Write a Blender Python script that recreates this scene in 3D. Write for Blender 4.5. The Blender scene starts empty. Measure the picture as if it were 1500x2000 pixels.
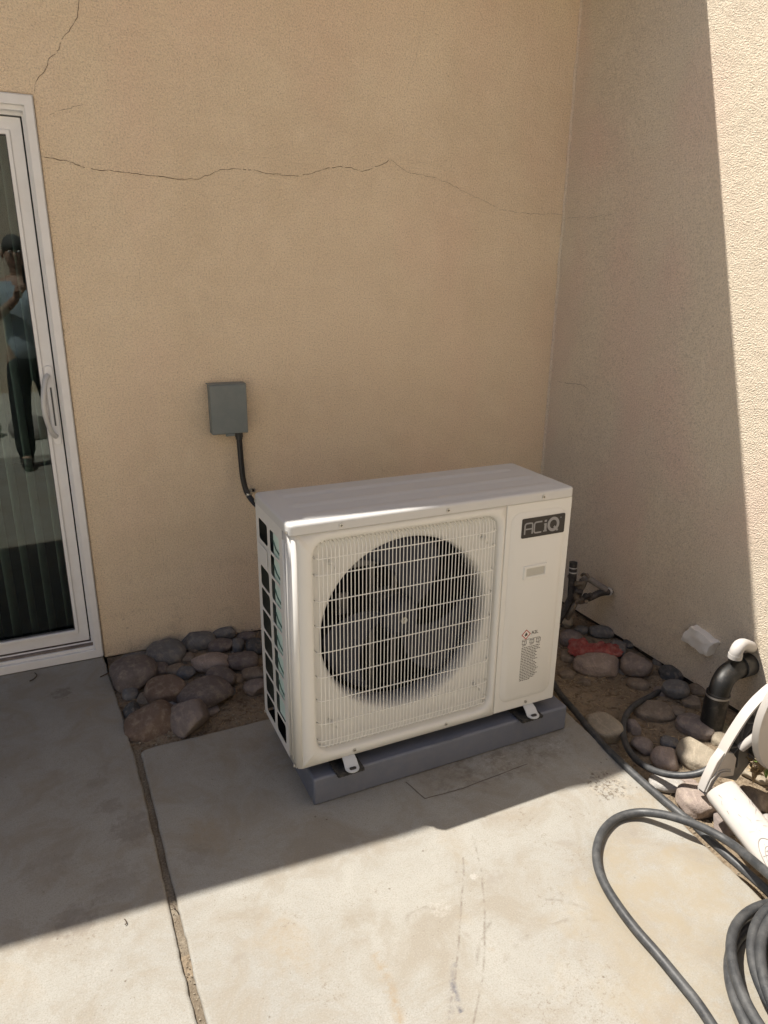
import bpy, bmesh, math, random
from mathutils import Vector, Matrix, noise
R = math.radians
C = bpy.context.scene.collection
scene = bpy.context.scene
random.seed(7)

# ---------------------------------------------------------------- camera
CX, CY, CZ, YAW, PITCH, ROLL, FPX = -0.04477, -2.90076, 1.52701, 0.43068, -0.31794, 0.01136, 1380.25
CAM = Vector((CX, CY, CZ))
Fw = Vector((math.sin(YAW)*math.cos(PITCH), math.cos(YAW)*math.cos(PITCH), math.sin(PITCH)))
Rt0 = Vector((math.cos(YAW), -math.sin(YAW), 0)); Up0 = Rt0.cross(Fw)
Rt = Rt0*math.cos(ROLL)+Up0*math.sin(ROLL); Up = -Rt0*math.sin(ROLL)+Up0*math.cos(ROLL)
cd = bpy.data.cameras.new('camera'); cam = bpy.data.objects.new('camera', cd); C.objects.link(cam)
M = Matrix((Rt, Up, -Fw)).transposed().to_4x4(); M.translation = CAM
cam.matrix_world = M
cd.sensor_fit = 'HORIZONTAL'; cd.sensor_width = 36; cd.lens = 36*FPX/1500
cd.clip_start = 0.004; cd.clip_end = 500
scene.camera = cam

# ---------------------------------------------------------------- light
LX, LY = -0.3945, 0.2916                      # direction to the sun, per metre of height
w = bpy.data.worlds.new('World'); scene.world = w; w.use_nodes = True
wn = w.node_tree.nodes; wl = w.node_tree.links
sky = wn.new('ShaderNodeTexSky'); sky.sky_type = 'NISHITA'; sky.sun_disc = False
sky.sun_elevation = math.atan2(1, math.hypot(LX, LY)); sky.sun_rotation = math.atan2(LX, LY)
sky.air_density = 1.0; sky.dust_density = 2.0; sky.ozone_density = 1.0
wl.new(sky.outputs[0], wn['Background'].inputs[0]); wn['Background'].inputs[1].default_value = 0.068
sl = bpy.data.lights.new('sun', 'SUN'); so = bpy.data.objects.new('sun', sl); C.objects.link(so)
sl.energy = 5.0; sl.angle = R(0.53); sl.color = (1.0, 0.94, 0.85)
so.rotation_euler = Vector((LX, LY, 1)).to_track_quat('Z', 'Y').to_euler(); so.location = (-3, 3, 8)
scene.view_settings.view_transform = 'Standard'; scene.view_settings.look = 'None'
scene.view_settings.exposure = 0.73; scene.view_settings.gamma = 1
scene.render.resolution_x = 768; scene.render.resolution_y = 1024
scene.render.engine = 'CYCLES'
scene.cycles.max_bounces = 8; scene.cycles.diffuse_bounces = 5; scene.cycles.caustics_reflective = False

# ---------------------------------------------------------------- measured points
def ray(px, py): return Fw + Rt*((px-750)/FPX) - Up*((py-1000)/FPX)
def G(px, py, z=0.0):
    d = ray(px, py); return CAM + d*((z-CAM.z)/d.z)
def B(px, py, y=0.0):
    d = ray(px, py); return CAM + d*((y-CAM.y)/d.y)
def RW(px, py, off=0.0):                     # on the wing wall, off metres in front of it
    d = ray(px, py); n = Vector((1, 0.0107, 0)); return CAM + d*((2.1936-off-n.dot(CAM))/n.dot(d))

# ---------------------------------------------------------------- helpers
def link(name, me, m=None, parent=None):
    o = bpy.data.objects.new(name, me); C.objects.link(o)
    if m: me.materials.append(m)
    if parent: o.parent = parent
    return o
def tag(o, label=None, cat=None, group=None, kind=None):
    if label: o['label'] = label
    if cat: o['category'] = cat
    if group: o['group'] = group
    if kind: o['kind'] = kind
    return o
def empty(name, loc=(0, 0, 0), rz=0.0):
    o = bpy.data.objects.new(name, None); C.objects.link(o); o.location = loc; o.rotation_euler.z = rz
    o.empty_display_size = 0.05
    return o
def bm_obj(name, bm, m, parent=None, smooth=False, bevel=0.0, seg=2, auto=None):
    bm.normal_update()
    me = bpy.data.meshes.new(name); bm.to_mesh(me); bm.free()
    if smooth: me.polygons.foreach_set('use_smooth', [True]*len(me.polygons))
    if auto is not None:
        me.polygons.foreach_set('use_smooth', [True]*len(me.polygons))
        me.set_sharp_from_angle(angle=R(auto))
    o = link(name, me, m, parent)
    if bevel:
        b = o.modifiers.new('bevel', 'BEVEL'); b.width = bevel; b.segments = seg; b.limit_method = 'ANGLE'; b.angle_limit = R(40)
        b.harden_normals = False
    return o
def add_box(bm, lo, hi, rot=None):
    vs = [Vector((x, y, z)) for x in (lo[0], hi[0]) for y in (lo[1], hi[1]) for z in (lo[2], hi[2])]
    if rot is not None: vs = [rot @ v for v in vs]
    v = [bm.verts.new(p) for p in vs]
    for f in ((0, 1, 3, 2), (4, 6, 7, 5), (0, 4, 5, 1), (2, 3, 7, 6), (0, 2, 6, 4), (1, 5, 7, 3)):
        bm.faces.new([v[i] for i in f])
def box(name, lo, hi, m, parent=None, bevel=0.0, seg=2):
    bm = bmesh.new(); add_box(bm, lo, hi); return bm_obj(name, bm, m, parent, bevel=bevel, seg=seg, auto=35 if bevel else None)
def prism(bm, pts, lo, hi, axis='z'):
    """closed polygon pts (2D) extruded along an axis"""
    def P(a, b, h): return {'z': (a, b, h), 'y': (a, h, b), 'x': (h, a, b)}[axis]
    a = [bm.verts.new(P(p[0], p[1], lo)) for p in pts]; b = [bm.verts.new(P(p[0], p[1], hi)) for p in pts]
    n = len(pts)
    try:
        bm.faces.new(a[::-1]); bm.faces.new(b)
    except ValueError: pass
    for i in range(n): bm.faces.new((a[i], a[(i+1) % n], b[(i+1) % n], b[i]))
    return a, b
def add_tube(bm, pts, r, n=10, caps=True, closed=False):
    pts = [Vector(p) for p in pts]; k = len(pts)
    rr = r if isinstance(r, (list, tuple)) else [r]*k
    rings = []; prev = None
    for i, p in enumerate(pts):
        if closed: t = pts[(i+1) % k]-pts[i-1]
        else: t = pts[min(i+1, k-1)]-pts[max(i-1, 0)]
        t.normalize()
        if prev is None:
            a = Vector((0, 0, 1)) if abs(t.z) < .9 else Vector((1, 0, 0))
            u = t.cross(a).normalized()
        else:
            u = (prev - t*prev.dot(t)).normalized()
        prev = u; v = t.cross(u)
        rings.append([bm.verts.new(p + (u*math.cos(2*math.pi*j/n)+v*math.sin(2*math.pi*j/n))*rr[i]) for j in range(n)])
    for i in range(k if closed else k-1):
        a = rings[i]; b = rings[(i+1) % k]
        for j in range(n): bm.faces.new((a[j], a[(j+1) % n], b[(j+1) % n], b[j]))
    if caps and not closed:
        bm.faces.new(rings[0][::-1]); bm.faces.new(rings[-1])
def tube(name, pts, r, m, parent=None, n=12, auto=50, closed=False):
    bm = bmesh.new(); add_tube(bm, pts, r, n, closed=closed); bmesh.ops.recalc_face_normals(bm, faces=bm.faces)
    return bm_obj(name, bm, m, parent, auto=auto)
def spline(P, n=8):
    """Catmull-Rom through points"""
    P = [Vector(p) for p in P]; out = []
    for i in range(len(P)-1):
        p0 = P[max(i-1, 0)]; p1 = P[i]; p2 = P[i+1]; p3 = P[min(i+2, len(P)-1)]
        for j in range(n):
            t = j/n
            out.append(0.5*((2*p1)+(-p0+p2)*t+(2*p0-5*p1+4*p2-p3)*t*t+(-p0+3*p1-3*p2+p3)*t**3))
    out.append(P[-1]); return out
def skin(name, V, E, rad, m, parent=None, sub=2, root=0):
    me = bpy.data.meshes.new(name); me.from_pydata([tuple(v) for v in V], E, [])
    o = link(name, me, m, parent)
    s = o.modifiers.new('skin', 'SKIN'); s.use_smooth_shade = True
    for i, sv in enumerate(me.skin_vertices[0].data):
        q = rad[i]; sv.radius = (q, q) if not isinstance(q, tuple) else q
        sv.use_root = (i == root)
    b = o.modifiers.new('sub', 'SUBSURF'); b.levels = sub; b.render_levels = sub
    return o
def rrect(cx, cz, hw, hh, r, n=6):
    out = []
    for sx, sz, a0 in ((1, 1, 0), (-1, 1, 90), (-1, -1, 180), (1, -1, 270)):
        for k in range(n+1):
            a = R(a0+90*k/n); out.append((cx+sx*(hw-r)+r*math.cos(a), cz+sz*(hh-r)+r*math.sin(a)))
    return out

# ---------------------------------------------------------------- materials
def mat(name, col, rough=0.6, metal=0.0, spec=0.5):
    m = bpy.data.materials.new(name); m.use_nodes = True
    p = m.node_tree.nodes['Principled BSDF']
    p.inputs['Base Color'].default_value = (*col, 1); p.inputs['Roughness'].default_value = rough
    p.inputs['Metallic'].default_value = metal; p.inputs['Specular IOR Level'].default_value = spec
    return m
class NT:
    def __init__(s, m): s.m = m; s.n = m.node_tree.nodes; s.l = m.node_tree.links; s.p = s.n['Principled BSDF']; s.tc = s.n.new('ShaderNodeTexCoord')
    def mapc(s, scale=(1, 1, 1), coord='Object'):
        k = s.n.new('ShaderNodeMapping'); k.inputs['Scale'].default_value = scale; s.l.new(s.tc.outputs[coord], k.inputs[0]); return k.outputs[0]
    def noise(s, scale, detail=4, rough=.55, vec=None, dist=0.0):
        k = s.n.new('ShaderNodeTexNoise'); k.inputs['Scale'].default_value = scale; k.inputs['Detail'].default_value = detail
        k.inputs['Roughness'].default_value = rough; k.inputs['Distortion'].default_value = dist
        s.l.new(vec if vec else s.tc.outputs['Object'], k.inputs['Vector']); return k.outputs['Fac']
    def voro(s, scale, feat='F1', vec=None, rand=1.0):
        k = s.n.new('ShaderNodeTexVoronoi'); k.feature = feat; k.inputs['Scale'].default_value = scale; k.inputs['Randomness'].default_value = rand
        s.l.new(vec if vec else s.tc.outputs['Object'], k.inputs['Vector']); return k.outputs['Distance']
    def ramp(s, x, stops, interp='LINEAR'):
        k = s.n.new('ShaderNodeValToRGB'); k.color_ramp.interpolation = interp
        e = k.color_ramp.elements
        while len(e) < len(stops): e.new(.5)
        for i, (pos, c) in enumerate(stops):
            e[i].position = pos; e[i].color = (*c, 1) if isinstance(c, (tuple, list)) else (c, c, c, 1)
        s.l.new(x, k.inputs[0]); return k.outputs[0]
    def mix(s, fac, a, b, mode='MIX'):
        k = s.n.new('ShaderNodeMix'); k.data_type = 'RGBA'; k.blend_type = mode
        for sock, v in ((k.inputs[0], fac), (k.inputs[6], a), (k.inputs[7], b)):
            if isinstance(v, (int, float)): sock.default_value = v
            elif isinstance(v, tuple): sock.default_value = (*v, 1)
            else: s.l.new(v, sock)
        return k.outputs[2]
    def math(s, op, a, b=0.0, clamp=False):
        k = s.n.new('ShaderNodeMath'); k.operation = op; k.use_clamp = clamp
        for i, v in enumerate((a, b)):
            if isinstance(v, (int, float)): k.inputs[i].default_value = v
            else: s.l.new(v, k.inputs[i])
        return k.outputs[0]
    def bump(s, h, strength=.5, dist=.01, normal=None):
        k = s.n.new('ShaderNodeBump'); k.inputs['Strength'].default_value = strength; k.inputs['Distance'].default_value = dist
        s.l.new(h, k.inputs['Height'])
        if normal: s.l.new(normal, k.inputs['Normal'])
        return k.outputs[0]
    def out(s, col=None, rough=None, normal=None):
        if col is not None: s.l.new(col, s.p.inputs['Base Color'])
        if rough is not None: s.l.new(rough, s.p.inputs['Roughness'])
        if normal is not None: s.l.new(normal, s.p.inputs['Normal'])
        return s.m

def stucco(name, a, b, c, pink=0.0):
    t = NT(mat(name, a, .95, spec=.15))
    big = t.noise(1.3, 4, .6); mid = t.noise(9, 5, .65); fine = t.noise(175, 3, .8); pit = t.voro(200)
    col = t.mix(t.ramp(big, [(.40, 0.0), (.62, 1.0)]), a, b)
    col = t.mix(t.ramp(mid, [(.45, 0.0), (.75, .5)]), col, c)
    if pink: col = t.mix(t.math('MULTIPLY', t.ramp(t.noise(2.1, 2, .5, t.mapc((1, 1, .5))), [(.5, 0.0), (.66, 1.0)]), pink), col, (a[0]*1.0, a[1]*.80, a[2]*.86))
    col = t.mix(t.ramp(fine, [(.34, 0.7), (.50, 0.0)]), col, tuple(x*.55 for x in a))
    col = t.mix(t.ramp(fine, [(.55, 0.0), (.72, .7)]), col, tuple(min(1, x*1.25) for x in a))
    spots = t.ramp(t.voro(11), [(.02, 1.0), (.055, 0.0)])
    gate = t.ramp(t.noise(3.7, 2), [(.52, 0.0), (.62, .55)])
    col = t.mix(t.math('MULTIPLY', spots, gate), col, tuple(x*.45 for x in a))
    sep = t.n.new('ShaderNodeSeparateXYZ'); t.l.new(t.tc.outputs['Object'], sep.inputs[0])
    low = t.ramp(sep.outputs[2], [(.0, 1.0), (.55, 0.0)])
    dirt = t.math('MULTIPLY', t.ramp(t.noise(16, 6, .75, None, .8), [(.54, 0.0), (.72, .42)]), low)
    col = t.mix(dirt, col, (.36, .27, .19))
    spl = t.math('MULTIPLY', t.math('MULTIPLY', t.ramp(t.voro(26), [(.07, 1.0), (.13, 0.0)]), low), t.ramp(t.noise(6, 2), [(.45, 0.0), (.55, .6)]))
    col = t.mix(spl, col, (.20, .14, .09))
    h = t.math('ADD', t.math('MULTIPLY', fine, 1.0), t.math('MULTIPLY', pit, .8))
    h2 = t.noise(24, 3, .5)
    n = t.bump(h, 1.0, .0038); n = t.bump(h2, .35, .012, n)
    return t.out(col, None, n)
M_wall = stucco('tan_stucco', (.83, .68, .50), (.755, .61, .44), (.88, .74, .56), .2)
M_wing = stucco('pinkish_stucco', (.755, .66, .525), (.70, .61, .49), (.80, .71, .575), .45)
M_far = stucco('far_stucco', (.80, .70, .56), (.77, .67, .53), (.83, .73, .59), .2)
M_crack = mat('crack_shadow', (.12, .08, .05), .95, spec=.1)

def concrete(name, marks=True):
    t = NT(mat(name, (.5, .45, .37), .9, spec=.25))
    big = t.noise(1.1, 5, .6); mid = t.noise(5.5, 6, .7, dist=.6); fine = t.noise(60, 5, .7); vf = t.noise(260, 3, .75)
    col = t.mix(t.ramp(big, [(.3, 0.0), (.7, 1.0)]), (.315, .304, .270), (.262, .257, .238))
    col = t.mix(t.ramp(mid, [(.38, .9), (.54, 0.0)]), col, (.25, .225, .185))
    col = t.mix(t.ramp(mid, [(.55, 0.0), (.72, .6)]), col, (.345, .335, .305))
    col = t.mix(t.ramp(fine, [(.33, .5), (.46, 0.0)]), col, (.25, .225, .19))
    col = t.mix(t.ramp(vf, [(.36, .7), (.5, 0.0)]), col, (.225, .205, .175))
    col = t.mix(t.ramp(vf, [(.55, 0.0), (.7, .5)]), col, (.37, .355, .32))
    # pale worn spots, brown dirt patches and small dark flecks
    st = t.noise(2.6, 3, .55, dist=1.2)
    col = t.mix(t.math('MULTIPLY', t.ramp(st, [(.60, 0.0), (.68, .55)]), t.ramp(fine, [(.35, 1.0), (.65, .25)])), col, (.27, .22, .155))
    fl = t.ramp(t.voro(21), [(.045, 1.0), (.08, 0.0)]); fg = t.ramp(t.noise(4.2, 4, .7), [(.5, 0.0), (.6, 1.0)])
    col = t.mix(t.math('MULTIPLY', t.math('MULTIPLY', fl, fg), .75), col, (.11, .085, .06))
    sp = t.ramp(t.voro(85), [(.07, 1.0), (.15, 0.0)]); sg = t.ramp(t.noise(5.1, 5, .75), [(.48, 0.0), (.60, .75)])
    col = t.mix(t.math('MULTIPLY', sp, sg), col, (.14, .105, .075))
    dk = t.ramp(t.noise(7.5, 3, .5, dist=.3), [(.66, 0.0), (.70, .45)])
    col = t.mix(dk, col, (.225, .20, .17))
    if marks:
        def arc(cx, cy, rad, wid, fac, tint, ylo=-9, yhi=9, col=col):
            k = t.n.new('ShaderNodeVectorMath'); k.operation = 'DISTANCE'
            sep = t.n.new('ShaderNodeSeparateXYZ'); t.l.new(t.tc.outputs['Object'], sep.inputs[0])
            cb = t.n.new('ShaderNodeCombineXYZ'); t.l.new(sep.outputs[0], cb.inputs[0]); t.l.new(sep.outputs[1], cb.inputs[1])
            t.l.new(cb.outputs[0], k.inputs[0]); k.inputs[1].default_value = (cx, cy, 0)
            wob = t.math('MULTIPLY', t.math('SUBTRACT', t.noise(6, 2), .5), .012)
            d = t.math('ABSOLUTE', t.math('SUBTRACT', t.math('ADD', k.outputs['Value'], wob), rad))
            lin = t.math('SUBTRACT', 1.0, t.math('DIVIDE', d, wid), True)
            br = t.ramp(t.noise(35, 4, .7), [(.42, 0.0), (.6, 1.0)])
            f = t.math('MULTIPLY', t.math('MULTIPLY', lin, br), fac)
            f = t.math('MULTIPLY', f, t.math('GREATER_THAN', sep.outputs[1], ylo)); f = t.math('MULTIPLY', f, t.math('LESS_THAN', sep.outputs[1], yhi))
            return t.mix(f, col, tint)
        def arc3(p, q, r, wid, fac, tint, col):
            a, b, c = G(*p), G(*q), G(*r)
            d = 2*(a.x*(b.y-c.y)+b.x*(c.y-a.y)+c.x*(a.y-b.y))
            ux = ((a.x**2+a.y**2)*(b.y-c.y)+(b.x**2+b.y**2)*(c.y-a.y)+(c.x**2+c.y**2)*(a.y-b.y))/d
            uy = ((a.x**2+a.y**2)*(c.x-b.x)+(b.x**2+b.y**2)*(a.x-c.x)+(c.x**2+c.y**2)*(b.x-a.x))/d
            ys = [v.y for v in (a, b, c)]
            return arc(ux, uy, math.hypot(a.x-ux, a.y-uy), wid, fac, tint, min(ys), max(ys), col)
        dk_ = (.15, .125, .10)
        col = arc3((903, 1675), (898, 1830), (872, 2000), .0045, .8, dk_, col)
        col = arc3((920, 1625), (946, 1760), (925, 2000), .0045, .8, dk_, col)
        col = arc3((938, 1838), (1050, 1757), (1165, 1785), .007, .55, dk_, col)
        col = arc3((985, 1880), (1010, 1845), (1045, 1818), .010, .45, dk_, col)
        col = arc3((795, 1795), (815, 1775), (850, 1778), .010, .4, dk_, col)
        col = arc3((735, 1860), (762, 1930), (786, 2010), .020, .75, (.26, .20, .13), col)
        col = arc3((884, 1912), (892, 1945), (901, 1978), .009, .9, (.10, .10, .12), col)
        col = arc3((888, 1880), (884, 1912), (880, 1990), .011, .6, (.16, .15, .15), col)
        def spot(px, py, rad, f, tint, col, sc=90, lo=.45, hi=.6):
            k = t.n.new('ShaderNodeVectorMath'); k.operation = 'DISTANCE'; t.l.new(t.tc.outputs['Object'], k.inputs[0]); c = G(px, py); k.inputs[1].default_value = (c.x, c.y, 0)
            dd_ = t.math('ADD', k.outputs['Value'], t.math('MULTIPLY', t.math('SUBTRACT', t.noise(2.2/rad, 4, .65), .5), rad*2.2))
            m_ = t.math('SUBTRACT', 1.0, t.math('DIVIDE', dd_, rad), True)
            return t.mix(t.math('MULTIPLY', t.math('MULTIPLY', t.ramp(m_, [(.0, 0.0), (.35, 1.0)]), t.ramp(t.noise(sc, 5, .75), [(lo, 0.0), (hi, 1.0)])), f), col, tint)
        for q in ((940, 1490, .13), (1010, 1475, .12), (880, 1520, .10), (1070, 1450, .12)): col = spot(*q, .5, (.17, .145, .12), col, 28)
        for q in ((975, 1480, .08), (1085, 1450, .05), (1062, 1492, .04)): col = spot(*q, .35, (.45, .43, .40), col, 60, .52, .62)
        col = spot(1185, 1535, .07, .9, (.10, .08, .06), col, 70, .5, .56)
        col = spot(1190, 1530, .09, .6, (.35, .315, .255), col, 60, .48, .6)
        col = spot(860, 1775, .030, .4, (.42, .41, .38), col, 120, .42, .6)
        col = spot(925, 1712, .012, .4, (.45, .44, .41), col, 120, .35, .5)
        for q in ((1120, 1665, .05), (1060, 1640, .04), (1140, 1830, .03), (745, 1745, .03), (1020, 1600, .06), (1080, 1750, .05), (1150, 1930, .10), (1040, 1960, .06), (1130, 1590, .04), (560, 1790, .04), (480, 1760, .03), (150, 1845, .06), (640, 1940, .04)): col = spot(*q, .6, (.17, .135, .10), col, 75, .55, .64)
        col = spot(1330, 1850, .30, .6, (.275, .235, .17), col, 9, .35, .6)
        col = spot(1260, 1720, .16, .6, (.275, .235, .17), col, 12, .38, .6)
        col = spot(1430, 1690, .20, .7, (.275, .235, .17), col, 12, .38, .6)
        for q in ((118, 1355, .045, .6), (260, 1615, .07, .38), (235, 1720, .07, .25), (150, 1800, .06, .4), (215, 1575, .04, .35), (190, 1530, .04, .25), (380, 1670, .05, .25), (90, 1700, .07, .2)): col = spot(*q, (.15, .125, .105), col, 22, .34, .5)
    h = t.math('ADD', t.math('MULTIPLY', fine, .6), t.math('MULTIPLY', vf, .4))
    n = t.bump(h, .35, .004); n = t.bump(mid, .25, .006, n)
    return t.out(col, None, n)
M_conc = concrete('concrete')
M_conc_far = concrete('concrete_plain', False)
M_soil = NT(mat('dusty_soil', (.22, .165, .11), 1, spec=.1))
_f = M_soil.noise(38, 6, .75); _g = M_soil.noise(5, 4, .6); _v = M_soil.voro(90)
_c = M_soil.mix(M_soil.ramp(_g, [(.35, 0.0), (.65, 1.0)]), (.30, .24, .17), (.21, .165, .118))
_c = M_soil.mix(M_soil.ramp(_f, [(.35, .8), (.5, 0.0)]), _c, (.085, .06, .04))
_c = M_soil.mix(M_soil.ramp(_f, [(.6, 0.0), (.75, .7)]), _c, (.36, .28, .19))
M_soil = M_soil.out(_c, None, M_soil.bump(M_soil.math('ADD', _f, M_soil.math('MULTIPLY', _v, .5)), 1.0, .012))
t_ = NT(mat('joint_sand', (.36, .29, .2), 1, spec=.1)); _f = t_.noise(160, 5, .8); _k = t_.noise(12, 3)
_c = t_.mix(t_.ramp(_f, [(.35, 0.0), (.65, 1.0)]), (.15, .125, .095), (.36, .31, .24)); _c = t_.mix(t_.ramp(_k, [(.45, 0.0), (.6, .5)]), _c, (.17, .13, .09))
M_sand = t_.out(_c, None, t_.bump(_f, 1.0, .006))

def plastic(name, col, rough=.45, scale=40, var=.06, bump=.05, dust=0.0, metal=0.0, dustcol=(.5, .45, .38)):
    t = NT(mat(name, col, rough, metal)); a = t.noise(scale, 4, .6); b = t.noise(3.0, 4, .6)
    c = t.mix(t.ramp(b, [(.3, 0.0), (.7, 1.0)]), tuple(x*(1-var) for x in col), tuple(min(1, x*(1+var)) for x in col))
    if dust: c = t.mix(t.math('MULTIPLY', t.ramp(t.noise(scale*.5, 5, .7), [(.42, 0.0), (.7, 1.0)]), dust), c, dustcol)
    r = t.ramp(t.noise(14, 4, .6), [(.3, max(0, rough-.08)), (.7, min(1, rough+.12))])
    return t.out(c, r, t.bump(a, bump, .002))
M_cab = plastic('cream_painted_steel', (.635, .632, .605), .42, 60, .008, .0, .02)
M_lid = mat('shade_toned_cream_lid', (.51, .51, .50), .42)  # darker than the casing: shade on the top is put into the colour
M_wire = mat('cream_wire', (.76, .755, .72), .35)
M_fan = plastic('black_fan_plastic', (.010, .013, .028), .5, 30, .1, .05)
M_cavity = mat('dark_cavity', (.008, .008, .010), .8, spec=.1)
M_fin = plastic('lit_mint_fins', (.62, .80, .74), .35, 300, .05, .1, metal=.2)  # mint brightened to stand in for light caught on the fins
M_findark = plastic('coated_coil_fins', (.07, .085, .08), .55, 300, .1, .2)
M_motor = plastic('galvanised_bracket', (.20, .20, .20), .6, 30, .1, .05, metal=.6)
M_badge = mat('black_badge', (.012, .010, .009), .3)
M_letter = mat('grey_badge_letters', (.24, .24, .245), .35)
M_ink = mat('label_ink', (.05, .045, .04), .6)
M_red = mat('label_red', (.40, .05, .04), .6)
M_white_lbl = mat('label_white', (.75, .72, .68), .6)
M_screw = mat('zinc_screw', (.55, .54, .50), .35, .8)
M_hole = mat('screw_recess', (.04, .035, .03), .7)
M_pad = plastic('slate_grey_pad_plastic', (.125, .138, .175), .55, 50, .06, .06, .12, dustcol=(.3, .27, .23))
M_rubber = plastic('black_rubber', (.018, .018, .018), .7, 90, .1, .2, .12)
M_vinyl = plastic('white_vinyl', (.74, .735, .73), .42, 40, .02, .03, .10, dustcol=(.40, .33, .26))
M_vinyl_g = mat('grey_glazing_gasket', (.10, .10, .10), .7)
M_track = plastic('dusty_track', (.16, .13, .115), .85, 60, .2, .2, .3)
M_ebox = plastic('grey_enamel_steel', (.155, .18, .18), .5, 45, .05, .05, .08)
M_whip = mat('black_conduit', (.012, .012, .013), .42)
M_zinc = mat('zinc_strap', (.62, .62, .58), .3, .9)
t_ = NT(mat('hose_rubber', (.05, .053, .056), .55)); _a = t_.noise(22, 5, .7); _b = t_.noise(150, 3, .7); _d = t_.noise(7, 4, .6)
_c = t_.mix(t_.ramp(_a, [(.4, 0.0), (.68, .8)]), (.030, .032, .035), (.085, .086, .086)); _c = t_.mix(t_.ramp(_b, [(.62, 0.0), (.75, .5)]), _c, (.16, .158, .15))
M_hose = t_.out(_c, t_.ramp(_d, [(.3, .38), (.7, .7)]), t_.bump(_b, .15, .002))
t_ = NT(mat('aged_black_abs', (.02, .02, .02), .5)); _a = t_.noise(28, 5, .7)
M_abs = t_.out(t_.mix(t_.ramp(_a, [(.5, 0.0), (.7, .7)]), (.010, .010, .010), (.075, .065, .055)), None, t_.bump(_a, .15, .003))
M_pvc = plastic('white_pvc', (.50, .48, .46), .4, 50, .04, .04, .15)
M_plaster = plastic('chalky_white_plaster', (.80, .78, .74), .95, 45, .08, .5, .25, dustcol=(.42, .36, .28))
M_reel = plastic('weathered_cream_resin', (.42, .40, .375), .5, 30, .04, .05, .22, dustcol=(.50, .44, .38))
M_reeld = plastic('grey_resin_web', (.13, .13, .13), .55, 30, .08, .05, .2)
M_redrag = plastic('red_cloth', (.27, .05, .045), .9, 60, .3, .6, .25)
M_brass = plastic('tarnished_brass', (.16, .13, .10), .5, 70, .4, .5, .5, metal=.5, dustcol=(.35, .33, .30))
M_pipe = plastic('dark_insulated_pipe', (.022, .020, .022), .6, 70, .2, .3, .15)
M_leaf = plastic('weed_green', (.16, .24, .06), .6, 60, .2, .1)
M_straw = plastic('dry_straw', (.42, .32, .19), .9, 60, .25, .2)
M_bark = plastic('brown_twig', (.07, .05, .035), .9, 60, .2, .2)
M_slab_metal = mat('grey_blind_vane', (.22, .25, .235), .7)
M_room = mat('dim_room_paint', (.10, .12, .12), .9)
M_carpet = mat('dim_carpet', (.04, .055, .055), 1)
M_roof = mat('eave_paint', (.20, .15, .11), .9)
M_glass = bpy.data.materials.new('window_glass'); M_glass.use_nodes = True
_n = M_glass.node_tree.nodes; _l = M_glass.node_tree.links; _n.remove(_n['Principled BSDF'])
_tr = _n.new('ShaderNodeBsdfTransparent'); _tr.inputs[0].default_value = (.78, .86, .84, 1)
_gl = _n.new('ShaderNodeBsdfGlossy'); _gl.inputs['Roughness'].default_value = 0.0
_gl.inputs[0].default_value = (.95, .98, .97, 1)
_fr = _n.new('ShaderNodeFresnel'); _fr.inputs[0].default_value = 1.55
_mx = _n.new('ShaderNodeMixShader'); _l.new(_fr.outputs[0], _mx.inputs[0]); _l.new(_tr.outputs[0], _mx.inputs[1]); _l.new(_gl.outputs[0], _mx.inputs[2])
_l.new(_mx.outputs[0], _n['Material Output'].inputs[0])

def rock_mat(name, col, speck=.25, light=None):
    t = NT(mat(name, col, .85, spec=.25)); a = t.noise(9, 5, .65); b = t.noise(120, 4, .8); c0 = t.noise(34, 4, .7)
    c = t.mix(t.ramp(a, [(.3, 0.0), (.7, 1.0)]), tuple(x*.78 for x in col), tuple(min(1, x*1.18) for x in col))
    c = t.mix(t.math('MULTIPLY', t.ramp(b, [(.55, 0.0), (.7, 1.0)]), speck), c, light or tuple(min(1, x*1.9) for x in col))
    c = t.mix(t.math('MULTIPLY', t.ramp(b, [(.3, 1.0), (.42, 0.0)]), speck), c, tuple(x*.4 for x in col))
    c = t.mix(t.ramp(c0, [(.5, 0.0), (.72, .6)]), c, (.34, .285, .225))
    vn = t.noise(3.2, 5, .6, None, 2.5); c = t.mix(t.ramp(vn, [(.488, 0.0), (.5, .25), (.512, 0.0)]), c, tuple(min(1, x*1.8) for x in col))
    return t.out(c, None, t.bump(t.math('ADD', c0, b), .6, .005))

# ================================================================= THE SETTING
def struct(o): return tag(o, kind='structure')
# open ground far around, coloured pale to bounce light onto the house wall
bm = bmesh.new(); add_box(bm, (-120, -120, -.5), (120, 120, -.12)); struct(bm_obj('ground', bm, rock_mat('pale_bounce_soil', (.52, .46, .37), .2)))
# soil of the planting bed, a little lower than the patio and sinking to the wing wall
def soil_z(x, y):
    z = -0.018 - 0.055*min(1, max(0, (x-.5)/.9))
    n = noise.noise(Vector((x*7, y*7, 1.3)))*.009 + noise.noise(Vector((x*22, y*22, 4)))*.005
    return z + n
bm = bmesh.new(); nx, ny = 230, 330; x0, x1, y0, y1 = .0, 2.215, -3.64, .01
g = [[None]*(ny+1) for _ in range(nx+1)]
for i in range(nx+1):
    for j in range(ny+1):
        x = x0+(x1-x0)*i/nx; y = y0+(y1-y0)*j/ny
        g[i][j] = bm.verts.new((x, y, soil_z(x, y)))
for i in range(nx):
    for j in range(ny): bm.faces.new((g[i][j], g[i+1][j], g[i+1][j+1], g[i][j+1]))
struct(bm_obj('soil', bm, M_soil, smooth=True))
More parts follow.
